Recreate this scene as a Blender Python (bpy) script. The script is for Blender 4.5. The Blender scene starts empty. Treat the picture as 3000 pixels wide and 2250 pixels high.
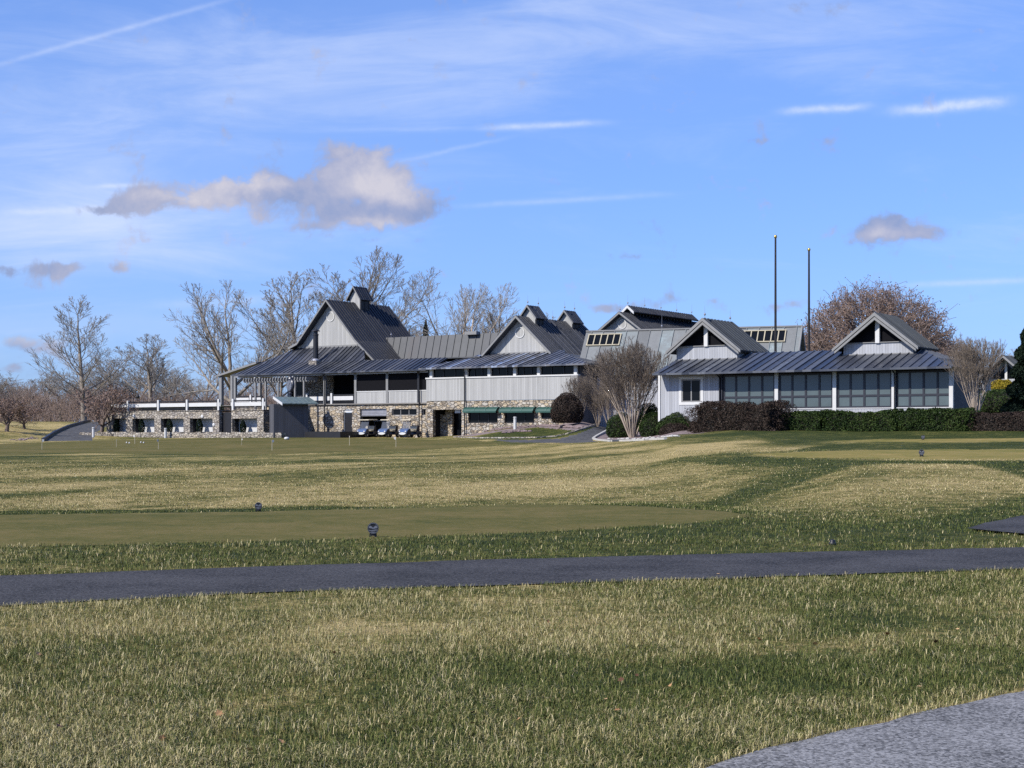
import bpy, math, random
import numpy as np
from mathutils import Vector, Matrix
random.seed(7); RNG=np.random.default_rng(7)
S=bpy.context.scene; COL=S.collection
F=4400.0; CX=1500.0; HY=1265.0; EYE=1.6

# ------------------------------------------------------------------ helpers
class Frame:
    """Local building axes: x along the facade, y going back, z up."""
    def __init__(s,px,Y,zb,deg):
        t=math.radians(deg); s.deg=deg; s.U=(math.cos(t),-math.sin(t)); s.V=(math.sin(t),math.cos(t))
        s.O=((px-CX)/F*Y,Y); s.zb=zb
        s.ov=s.O[0]*s.V[0]+s.O[1]*s.V[1]; s.ou=s.O[0]*s.U[0]+s.O[1]*s.U[1]
    def pl(s,px,py,v):
        a=(px-CX)/F; b=(HY-py)/F; Y=(v+s.ov)/(a*s.V[0]+s.V[1])
        return a*Y*s.U[0]+Y*s.U[1]-s.ou, EYE+b*Y-s.zb
    def pu(s,px,py,u):
        a=(px-CX)/F; b=(HY-py)/F; Y=(u+s.ou)/(a*s.U[0]+s.U[1])
        return a*Y*s.V[0]+Y*s.V[1]-s.ov, EYE+b*Y-s.zb
    def u(s,px,v): return s.pl(px,1200,v)[0]
    def z(s,px,py,v): return s.pl(px,py,v)[1]
    def world(s,u,v,z=0): return Vector((s.O[0]+u*s.U[0]+v*s.V[0], s.O[1]+u*s.U[1]+v*s.V[1], s.zb+z))
    def loc(s): return (s.O[0],s.O[1],s.zb)
    def rz(s): return -math.radians(s.deg)

def tag(o,label=None,cat=None,group=None,kind=None):
    if label: o['label']=label
    if cat: o['category']=cat
    if group: o['group']=group
    if kind: o['kind']=kind
    return o
def empty(name,loc,rz=0,label=None,cat=None,group=None,parent=None):
    o=bpy.data.objects.new(name,None); COL.objects.link(o); o.location=loc; o.rotation_euler=(0,0,rz)
    o.empty_display_size=.3
    if parent: o.parent=parent
    return tag(o,label,cat,group)
def copy_tree(o,parent=None,loc=None,rz=None,sc=None,label=None,group=None):
    c=o.copy(); COL.objects.link(c)
    if parent: c.parent=parent
    if loc is not None: c.location=loc
    if rz is not None: c.rotation_euler=(0,0,rz)
    if sc is not None: c.scale=sc
    if label: c['label']=label
    if group: c['group']=group
    for ch in list(o.children): copy_tree(ch,c)
    return c
def np_mesh(name,verts,loops,starts,totals,mat,parent=None,smooth=False,attrs=None):
    me=bpy.data.meshes.new(name)
    me.vertices.add(len(verts)); me.vertices.foreach_set('co',np.asarray(verts,np.float32).ravel())
    me.loops.add(len(loops)); me.loops.foreach_set('vertex_index',np.asarray(loops,np.int32))
    me.polygons.add(len(starts)); me.polygons.foreach_set('loop_start',np.asarray(starts,np.int32))
    me.update(calc_edges=True)
    if smooth: me.polygons.foreach_set('use_smooth',np.ones(len(starts),bool))
    for k,a in (attrs or {}).items():
        at=me.attributes.new(k,'FLOAT','POINT'); at.data.foreach_set('value',np.asarray(a,np.float32))
    me.validate()
    o=bpy.data.objects.new(name,me); COL.objects.link(o)
    if mat: me.materials.append(mat)
    if parent: o.parent=parent
    return o
class MB:
    def __init__(s): s.v=[]; s.f=[]
    def face(s,*pts):
        b=len(s.v); s.v+= [tuple(p) for p in pts]; s.f.append(tuple(range(b,b+len(pts))))
    def box(s,x0,x1,y0,y1,z0,z1):
        if x0>x1:x0,x1=x1,x0
        if y0>y1:y0,y1=y1,y0
        if z0>z1:z0,z1=z1,z0
        b=len(s.v); s.v+=[(x0,y0,z0),(x1,y0,z0),(x1,y1,z0),(x0,y1,z0),(x0,y0,z1),(x1,y0,z1),(x1,y1,z1),(x0,y1,z1)]
        s.f+=[tuple(b+i for i in q) for q in ((3,2,1,0),(4,5,6,7),(0,1,5,4),(1,2,6,5),(2,3,7,6),(3,0,4,7))]
        return s
    def slab(s,pts,off):
        """polygon pts extruded by the vector off"""
        n=len(pts); b=len(s.v); off=Vector(off)
        s.v+=[tuple(Vector(p)) for p in pts]+[tuple(Vector(p)+off) for p in pts]
        s.f.append(tuple(range(b,b+n))); s.f.append(tuple(range(b+2*n-1,b+n-1,-1)))
        for i in range(n):
            j=(i+1)%n; s.f.append((b+j,b+i,b+n+i,b+n+j))
        return s
    def bar(s,p,q,w,h,up=(0,0,1)):
        p=Vector(p);q=Vector(q);d=(q-p).normalized(); a=d.cross(Vector(up))
        if a.length<1e-4: a=Vector((1,0,0))
        a.normalize(); c=a.cross(d).normalized(); a*=w/2; c*=h/2
        s.slab([p-a-c,p+a-c,p+a+c,p-a+c],q-p); return s
    def tube(s,p,q,r0,r1=None,n=8):
        r1=r0 if r1 is None else r1; p=Vector(p);q=Vector(q);d=(q-p).normalized()
        a=d.orthogonal().normalized(); c=d.cross(a); b=len(s.v)
        for k in range(n):
            t=2*math.pi*k/n; e=a*math.cos(t)+c*math.sin(t); s.v.append(tuple(p+e*r0)); s.v.append(tuple(q+e*r1))
        for k in range(n):
            j=(k+1)%n; s.f.append((b+2*k,b+2*j,b+2*j+1,b+2*k+1))
        s.f.append(tuple(b+2*k for k in range(n-1,-1,-1))); s.f.append(tuple(b+2*k+1 for k in range(n)))
        return s
    def lathe(s,prof,c=(0,0,0),n=12,axis='z'):
        b=len(s.v)
        for (r,z) in prof:
            for k in range(n):
                t=2*math.pi*k/n
                p=(r*math.cos(t),r*math.sin(t),z)
                if axis=='y': p=(p[0],p[2],p[1])
                if axis=='x': p=(p[2],p[0],p[1])
                s.v.append((c[0]+p[0],c[1]+p[1],c[2]+p[2]))
        for i in range(len(prof)-1):
            for k in range(n):
                j=(k+1)%n; s.f.append((b+i*n+k,b+i*n+j,b+(i+1)*n+j,b+(i+1)*n+k))
        s.f.append(tuple(b+k for k in range(n-1,-1,-1))); s.f.append(tuple(b+(len(prof)-1)*n+k for k in range(n)))
        return s
    def wall(s,u0,u1,z0,z1,v,t,ops=()):
        """wall in the plane y=v, thickness t, with rectangular openings (u0,u1,z0,z1)"""
        us=sorted({u0,u1,*[min(max(x,u0),u1) for o in ops for x in o[:2]]}); zs=sorted({z0,z1,*[min(max(x,z0),z1) for o in ops for x in o[2:]]})
        def solid(i,j):
            if i<0 or j<0 or i>=len(us)-1 or j>=len(zs)-1: return False
            a=(us[i]+us[i+1])/2;b=(zs[j]+zs[j+1])/2
            return not any(o[0]<a<o[1] and o[2]<b<o[3] for o in ops)
        for i in range(len(us)-1):
            for j in range(len(zs)-1):
                if not solid(i,j): continue
                a,b,c,d=us[i],us[i+1],zs[j],zs[j+1]; w=v+t
                s.face((a,v,c),(b,v,c),(b,v,d),(a,v,d)); s.face((b,w,c),(a,w,c),(a,w,d),(b,w,d))
                if not solid(i-1,j): s.face((a,w,c),(a,v,c),(a,v,d),(a,w,d))
                if not solid(i+1,j): s.face((b,v,c),(b,w,c),(b,w,d),(b,v,d))
                if not solid(i,j-1): s.face((a,w,c),(b,w,c),(b,v,c),(a,v,c))
                if not solid(i,j+1): s.face((a,v,d),(b,v,d),(b,w,d),(a,w,d))
        return s
    def build(s,name,mat,parent=None,smooth=False,bevel=0):
        me=bpy.data.meshes.new(name); me.from_pydata([tuple(p) for p in s.v],[],s.f); me.validate()
        me.materials.append(mat); o=bpy.data.objects.new(name,me); COL.objects.link(o)
        if smooth:
            for p in me.polygons: p.use_smooth=True
        if parent: o.parent=parent
        if bevel:
            m=o.modifiers.new('bevel','BEVEL'); m.width=bevel; m.segments=2; m.limit_method='ANGLE'
        return o
def roof_poly(mb,pts,e,spacing,thick=.16,rib=(.07,.085),phase=0.0):
    """one planar convex roof slope: slab + standing seams running up the slope. e = eave direction"""
    P=[Vector(p) for p in pts]; n=(P[1]-P[0]).cross(P[2]-P[0]).normalized()
    if n.z<0: n=-n; P=P[::-1]
    mb.slab(P,-n*thick)
    e=Vector(e).normalized(); s=n.cross(e).normalized(); o=P[0]
    c=[((p-Vector((0,0,0))).dot(e),(p-o).dot(s)) for p in P]
    lo=min(x for x,_ in c); hi=max(x for x,_ in c); k=math.ceil((lo-phase)/spacing)
    ez=(o.dot(e))
    while k*spacing+phase<hi-1e-3:
        x=k*spacing+phase; ys=[]
        for i in range(len(c)):
            (x0,y0),(x1,y1)=c[i],c[(i+1)%len(c)]
            if (x0-x)*(x1-x)<=0 and abs(x1-x0)>1e-6: ys.append(y0+(y1-y0)*(x-x0)/(x1-x0))
        if len(ys)>=2 and max(ys)-min(ys)>.1:
            a=o+e*(x-ez)+s*min(ys); b=o+e*(x-ez)+s*max(ys)
            mb.bar(a+n*(rib[1]/2-.01),b+n*(rib[1]/2-.01),rib[0],rib[1],n)
        k+=1

# ------------------------------------------------------------------ materials
MATS={}
def new_mat(name):
    m=bpy.data.materials.new(name); m.use_nodes=True; nt=m.node_tree; b=nt.nodes['Principled BSDF']; return m,nt,b
def node(nt,t,ins=None,**kw):
    n=nt.nodes.new(t)
    for k,v in kw.items(): setattr(n,k,v)
    for k,v in (ins or {}).items():
        if hasattr(v,'is_output') : nt.links.new(v,n.inputs[k])
        else: n.inputs[k].default_value=v
    return n
def math_(nt,op,a,b=None,c=None,clamp=False):
    n=nt.nodes.new('ShaderNodeMath'); n.operation=op; n.use_clamp=clamp
    for i,v in enumerate((a,b,c)):
        if v is None: continue
        if hasattr(v,'is_output'): nt.links.new(v,n.inputs[i])
        else: n.inputs[i].default_value=v
    return n.outputs[0]
def mixc(nt,f,a,b,bt='MIX'):
    n=nt.nodes.new('ShaderNodeMix'); n.data_type='RGBA'; n.blend_type=bt
    for k,v in ((0,f),(6,a),(7,b)):
        if hasattr(v,'is_output'): nt.links.new(v,n.inputs[k])
        else: n.inputs[k].default_value=(*v,1) if k>0 and len(v)==3 else v
    return n.outputs[2]
def ramp(nt,f,stops,interp='LINEAR'):
    n=nt.nodes.new('ShaderNodeValToRGB'); n.color_ramp.interpolation=interp; el=n.color_ramp.elements
    while len(el)<len(stops): el.new(.5)
    for e,(p,c) in zip(el,stops): e.position=p; e.color=(*c,1) if len(c)==3 else c
    nt.links.new(f,n.inputs[0]); return n.outputs[0]
def objco(nt): return node(nt,'ShaderNodeTexCoord').outputs['Object']
def noise(nt,co,scale,detail=4,rough=.55,dist=0): 
    n=node(nt,'ShaderNodeTexNoise',{'Scale':scale,'Detail':detail,'Roughness':rough,'Distortion':dist}); nt.links.new(co,n.inputs['Vector']); return n.outputs['Fac']
def scaled(nt,co,s):
    n=node(nt,'ShaderNodeMapping'); n.inputs['Scale'].default_value=s; nt.links.new(co,n.inputs['Vector']); return n.outputs[0]
def bump(nt,b,h,strength=.3,dist=.05):
    n=node(nt,'ShaderNodeBump',{'Strength':strength,'Distance':dist}); nt.links.new(h,n.inputs['Height']); nt.links.new(n.outputs[0],b.inputs['Normal'])
def plain(name,c,rough=.6,metal=0,var=.15,vs=3.0,spec=None):
    if name in MATS: return MATS[name]
    m,nt,b=new_mat(name); co=objco(nt)
    f=noise(nt,co,vs,5); k=ramp(nt,f,[(.25,tuple(x*(1-var) for x in c)),(.75,tuple(min(1,x*(1+var)) for x in c))])
    nt.links.new(k,b.inputs['Base Color']); b.inputs['Roughness'].default_value=rough; b.inputs['Metallic'].default_value=metal
    if spec is not None: b.inputs['Specular IOR Level'].default_value=spec
    MATS[name]=m; return m
def roof_mat(name,axis,spacing,cols,metal=.35,rough=.42,phase=0.0):
    m,nt,b=new_mat(name); co=objco(nt); x=node(nt,'ShaderNodeSeparateXYZ',{0:co}).outputs[axis]
    idx=math_(nt,'FLOOR',math_(nt,'DIVIDE',math_(nt,'SUBTRACT',x,phase),spacing))
    w=node(nt,'ShaderNodeTexWhiteNoise',noise_dimensions='1D'); nt.links.new(idx,w.inputs['W'])
    n1=noise(nt,co,1.3,6,.65); n2=noise(nt,scaled(nt,co,(2.5,2.5,.5)),3.0,5)
    f=math_(nt,'ADD',math_(nt,'MULTIPLY',w.outputs['Value'],.75),math_(nt,'MULTIPLY',math_(nt,'SUBTRACT',n1,.5),.7))
    f=math_(nt,'ADD',f,math_(nt,'MULTIPLY',math_(nt,'SUBTRACT',n2,.4),.35),clamp=True)
    k=ramp(nt,f,[(i/(len(cols)-1),c) for i,c in enumerate(cols)]); nt.links.new(k,b.inputs['Base Color'])
    b.inputs['Metallic'].default_value=metal
    r=math_(nt,'ADD',math_(nt,'MULTIPLY',w.outputs['Value'],.16),rough-.08); nt.links.new(r,b.inputs['Roughness'])
    bump(nt,b,n1,.15,.05); return m
def siding_mat(name,c,pitch=.2):
    m,nt,b=new_mat(name); co=objco(nt); sx=node(nt,'ShaderNodeSeparateXYZ',{0:co})
    q=math_(nt,'ADD',sx.outputs[0],sx.outputs[1]); q=math_(nt,'DIVIDE',q,pitch)
    fr=math_(nt,'FRACT',q); groove=math_(nt,'LESS_THAN',fr,.16)
    w=node(nt,'ShaderNodeTexWhiteNoise',noise_dimensions='1D'); nt.links.new(math_(nt,'FLOOR',q),w.inputs['W'])
    n1=noise(nt,scaled(nt,co,(1,1,.25)),2.5,6,.65)
    f=math_(nt,'ADD',math_(nt,'MULTIPLY',w.outputs['Value'],.45),math_(nt,'MULTIPLY',n1,.55))
    k=ramp(nt,f,[(.2,tuple(x*.82 for x in c)),(.8,tuple(x*1.12 for x in c))])
    k=mixc(nt,math_(nt,'MULTIPLY',groove,.35),k,tuple(x*.4 for x in c)); nt.links.new(k,b.inputs['Base Color'])
    bump(nt,b,math_(nt,'MULTIPLY',groove,-1.0),.5,.02); b.inputs['Roughness'].default_value=.7; return m
def stone_mat(name,cols,scale=2.6):
    m,nt,b=new_mat(name); co=objco(nt); cs=scaled(nt,co,(1,1,1.9))
    wob=node(nt,'ShaderNodeTexNoise',{'Scale':1.6,'Detail':2}); nt.links.new(co,wob.inputs['Vector'])
    cs2=node(nt,'ShaderNodeVectorMath',operation='MULTIPLY_ADD'); nt.links.new(wob.outputs['Color'],cs2.inputs[0]); cs2.inputs[1].default_value=(.35,.35,.35); nt.links.new(cs,cs2.inputs[2])
    v=node(nt,'ShaderNodeTexVoronoi',{'Scale':scale,'Randomness':.9}); nt.links.new(cs2.outputs[0],v.inputs['Vector'])
    e=node(nt,'ShaderNodeTexVoronoi',{'Scale':scale,'Randomness':.9},feature='DISTANCE_TO_EDGE'); nt.links.new(cs2.outputs[0],e.inputs['Vector'])
    r=node(nt,'ShaderNodeSeparateColor',{0:v.outputs['Color']}).outputs[0]
    k=ramp(nt,r,[(i/(len(cols)-1),c) for i,c in enumerate(cols)])
    k=mixc(nt,.25,k,ramp(nt,noise(nt,co,9,6,.7),[(.3,(.06,.055,.05)),(.7,(.5,.46,.4))]))
    mort=ramp(nt,e.outputs['Distance'],[(.02,(1,1,1)),(.09,(0,0,0))]); mf=node(nt,'ShaderNodeSeparateColor',{0:mort}).outputs[0]
    k=mixc(nt,mf,k,(.06,.052,.045)); nt.links.new(k,b.inputs['Base Color']); b.inputs['Roughness'].default_value=.85
    h=math_(nt,'ADD',math_(nt,'MINIMUM',e.outputs['Distance'],.12),math_(nt,'MULTIPLY',r,.1)); bump(nt,b,h,1.0,.35); return m
def asphalt_mat(name,dark,light,bs):
    m,nt,b=new_mat(name); co=objco(nt)
    v=node(nt,'ShaderNodeTexVoronoi',{'Scale':bs}); nt.links.new(co,v.inputs['Vector']); r=node(nt,'ShaderNodeSeparateColor',{0:v.outputs['Color']}).outputs[0]
    n1=noise(nt,co,.7,5,.6); n2=noise(nt,co,bs*.8,3,.6)
    f=math_(nt,'ADD',math_(nt,'MULTIPLY',r,.55),math_(nt,'ADD',math_(nt,'MULTIPLY_ADD',math_(nt,'SUBTRACT',n1,.5),.9,.17),math_(nt,'MULTIPLY_ADD',math_(nt,'SUBTRACT',n2,.5),.6,.15)))
    k=ramp(nt,f,[(.28,dark),(.56,tuple((a+c)/2 for a,c in zip(dark,light))),(.82,light)]); nt.links.new(k,b.inputs['Base Color'])
    b.inputs['Roughness'].default_value=.92; b.inputs['Specular IOR Level'].default_value=.15; bump(nt,b,math_(nt,'ADD',r,n2),.55,.012); return m
def leaf_mat(name,cols,trans=.0):
    m,nt,b=new_mat(name); g=node(nt,'ShaderNodeAttribute',attribute_name='tone')
    k=ramp(nt,g.outputs['Fac'],[(i/(len(cols)-1),c) for i,c in enumerate(cols)]); nt.links.new(k,b.inputs['Base Color']); b.inputs['Roughness'].default_value=.65
    b.inputs['Specular IOR Level'].default_value=.1; return m
def bark_mat(name,c0,c1,sc=3.0):
    m,nt,b=new_mat(name); co=objco(nt); f=noise(nt,scaled(nt,co,(1,1,.35)),sc,6,.7)
    k=ramp(nt,f,[(.3,c0),(.7,c1)]); nt.links.new(k,b.inputs['Base Color']); b.inputs['Roughness'].default_value=.9; bump(nt,b,f,.5,.05); return m
def ground_mat(name,short=False,k_=1.0):
    m,nt,b=new_mat(name); co=objco(nt); dry=node(nt,'ShaderNodeAttribute',attribute_name='dry').outputs['Fac']
    n1=noise(nt,co,.16,5,.6); n2=noise(nt,co,1.1,5,.65); n3=noise(nt,co,6.5,4,.7); n4=noise(nt,co,28,3,.75)
    if short:
        f=math_(nt,'ADD',math_(nt,'MULTIPLY',n1,.35),math_(nt,'ADD',math_(nt,'MULTIPLY',n2,.35),math_(nt,'ADD',math_(nt,'MULTIPLY',n3,.35),math_(nt,'MULTIPLY',n4,.3))))
        k=ramp(nt,f,[(p,((1.05 if k_>1 else .98)*c[0]*k_,c[1]*k_,c[2]*.86*k_)) for p,c in ((.48,(.036,.046,.012)),(.60,(.072,.070,.020)),(.68,(.105,.089,.030)),(.77,(.135,.104,.045)),(.9,(.21,.165,.08)))])
        nt.links.new(k,b.inputs['Base Color']); bump(nt,b,math_(nt,'ADD',n3,n4),.5,.02)
    else:
        f=math_(nt,'ADD',dry,math_(nt,'MULTIPLY',math_(nt,'SUBTRACT',n2,.5),1.53))
        f=math_(nt,'ADD',f,math_(nt,'MULTIPLY',math_(nt,'SUBTRACT',n3,.5),1.87)); f=math_(nt,'ADD',f,math_(nt,'MULTIPLY',math_(nt,'SUBTRACT',n4,.5),1.53))
        f=math_(nt,'ADD',f,math_(nt,'MULTIPLY',math_(nt,'SUBTRACT',n1,.5),0.59),clamp=True)
        k=ramp(nt,f,[(0,(.030,.042,.010)),(.25,(.062,.072,.017)),(.5,(.145,.128,.038)),(.75,(.27,.215,.08)),(1,(.40,.31,.14))])
        nt.links.new(k,b.inputs['Base Color']); bump(nt,b,math_(nt,'ADD',math_(nt,'MULTIPLY',n3,.8),n4),.9,.07)
    b.inputs['Roughness'].default_value=.95; b.inputs['Specular IOR Level'].default_value=.1; return m
DK=[(.034,.038,.050),(.058,.063,.080),(.085,.09,.108),(.108,.108,.117),(.19,.225,.28)]  # last stop paints a sky glint as lighter blue-grey
M={}
M['skyframe']=plain('weathered_cream_frame',(.34,.30,.21),.6)
M['roof_porch']=roof_mat('porch_roof_metal',0,.62,DK,.45,.40)
M['roof_blk']=roof_mat('block_roof_metal',0,.62,[(.045,.05,.065),(.09,.096,.115),(.15,.155,.178),(.15,.145,.15),(.30,.36,.48),(.38,.47,.63)],.35,.4)  # pale blue stops put the sky's reflection into the panel colour
M['roof_con']=roof_mat('connector_roof_metal',0,1.25,[(.05,.053,.057),(.064,.067,.072),(.078,.079,.084),(.088,.08,.078)],.15,.65)
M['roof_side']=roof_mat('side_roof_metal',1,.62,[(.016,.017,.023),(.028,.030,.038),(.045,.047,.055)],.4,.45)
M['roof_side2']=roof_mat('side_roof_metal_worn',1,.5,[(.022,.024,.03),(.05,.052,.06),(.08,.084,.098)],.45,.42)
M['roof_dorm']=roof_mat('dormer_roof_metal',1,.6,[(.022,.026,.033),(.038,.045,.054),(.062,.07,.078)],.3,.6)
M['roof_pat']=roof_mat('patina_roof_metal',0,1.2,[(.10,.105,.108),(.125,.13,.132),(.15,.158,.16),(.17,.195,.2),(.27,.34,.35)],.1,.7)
M['siding']=siding_mat('grey_board_siding',(.325,.325,.32)); M['siding_r']=siding_mat('blue_grey_board_siding',(.315,.325,.35),.22)
M['trim']=plain('light_grey_trim',(.175,.175,.175),.6,0,.12); M['white']=plain('white_paint',(.50,.50,.495),.5,0,.06)
M['stone']=stone_mat('fieldstone',[(.12,.085,.055),(.22,.18,.13),(.34,.27,.18),(.45,.35,.22),(.40,.36,.31),(.25,.23,.21),(.55,.50,.42)],2.3)
M['stone_t']=stone_mat('grey_fieldstone',[(.11,.085,.065),(.20,.17,.14),(.28,.245,.2),(.40,.34,.26),(.34,.31,.27),(.2,.18,.17),(.5,.45,.38)],2.5)
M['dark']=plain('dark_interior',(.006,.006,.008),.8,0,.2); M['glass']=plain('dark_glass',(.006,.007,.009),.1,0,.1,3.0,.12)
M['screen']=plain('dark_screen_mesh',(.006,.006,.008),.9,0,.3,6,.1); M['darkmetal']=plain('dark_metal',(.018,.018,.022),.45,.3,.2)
M['blind']=plain('pale_blind_glass',(.078,.102,.108),.25,0,.10,1.2); M['mullion']=plain('dark_mullion',(.010,.012,.022),.5,0,.1)
M['kiosk']=siding_mat('dark_boards_and_shade',(.065,.065,.075),.25); M['greenroof']=plain('green_metal_sheet',(.13,.17,.165),.45,.3,.3)  # dark boards also colour side walls that stand in shade
M['awning']=plain('green_awning_canvas',(.006,.05,.039),.6,0,.15); M['awntrim']=plain('pale_green_trim',(.04,.12,.10),.6)
M['deck']=plain('deck_boards',(.16,.15,.14),.8); M['bark']=bark_mat('grey_bark',(.09,.075,.06),(.28,.24,.2)); M['bark2']=bark_mat('brown_bark',(.07,.05,.04),(.19,.145,.12))
M['twig']=bark_mat('grey_twigs',(.16,.14,.12),(.31,.275,.235)); M['twig2']=bark_mat('reddish_twigs',(.145,.105,.085),(.285,.21,.175)); M['pale_bark']=bark_mat('pale_smooth_bark',(.24,.19,.15),(.42,.35,.28))
M['twig3']=bark_mat('tan_twigs',(.105,.082,.064),(.21,.168,.132))
M['leaf_dk']=leaf_mat('dark_evergreen_leaves',[(.006,.013,.004),(.018,.034,.009),(.042,.064,.016),(.10,.12,.036)])
M['leaf_br']=leaf_mat('red_brown_leaves',[(.013,.009,.007),(.032,.022,.018),(.06,.044,.035),(.115,.088,.065)])
M['leaf_rb']=leaf_mat('rusty_seed_heads',[(.09,.055,.042),(.17,.11,.085),(.27,.19,.15)])
M['leaf_yl']=leaf_mat('yellow_leaves',[(.12,.09,.01),(.26,.2,.02),(.4,.32,.05)]); M['needle']=leaf_mat('dark_needles',[(.004,.009,.006),(.012,.022,.012),(.03,.045,.024)])
M['blade']=leaf_mat('grass_blades',[(.024,.037,.010),(.060,.080,.019),(.112,.122,.034),(.235,.21,.085),(.385,.325,.16),(.56,.48,.29)])
M['lawn']=ground_mat('winter_lawn'); M['short']=ground_mat('short_mown_turf',True); M['tan']=ground_mat('tan_mown_turf',True,1.75)
M['path']=asphalt_mat('cart_path_asphalt',(.014,.0138,.0145),(.070,.068,.070),60.0); M['road']=asphalt_mat('worn_road_asphalt',(.05,.05,.051),(.245,.242,.242),66.0); M['drive']=asphalt_mat('driveway_asphalt',(.042,.042,.043),(.095,.094,.095),6.0)
M['kerb']=plain('pale_concrete',(.38,.365,.335),.8); M['mulch']=plain('mulch_and_stones',(.16,.12,.115),.95,0,.75,2.5)
M['cream']=plain('cream_plastic',(.46,.41,.31),.5); M['cartblue']=plain('blue_cart_paint',(.10,.15,.27),.15,.4,.1); M['cartdark']=plain('dark_cart_paint',(.012,.014,.03),.3); M['tyre']=plain('black_rubber',(.012,.012,.012),.8)
M['cartglass']=plain('clear_cart_screen',(.30,.32,.36),.08,0,.1); m,nt_,b_=new_mat('clear_screen'); b_.inputs['Base Color'].default_value=(.12,.13,.15,1); b_.inputs['Alpha'].default_value=.35; b_.inputs['Roughness'].default_value=.08; M['cartglass']=m
M['brown']=plain('brown_leather',(.09,.06,.045),.6); M['gold']=plain('gilt_ball',(.5,.38,.12),.25,.8); M['pole']=plain('bronze_pole',(.022,.018,.016),.45,.4)
M['grey']=plain('silver_grey_metal',(.33,.33,.36),.4,.5); M['signblk']=plain('black_cast_metal',(.008,.008,.011),.5); M['signgrey']=plain('weathered_pewter',(.15,.16,.19),.5,.3)
M['pink']=plain('pink_petals',(.7,.12,.16),.6); M['navy']=plain('navy_metal',(.022,.026,.04),.4,.2); M['louver']=plain('dark_louvers',(.015,.015,.018),.6)
M['fallen']=leaf_mat('dry_leaves',[(.10,.05,.03),(.30,.16,.07),(.42,.27,.14)])

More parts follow.
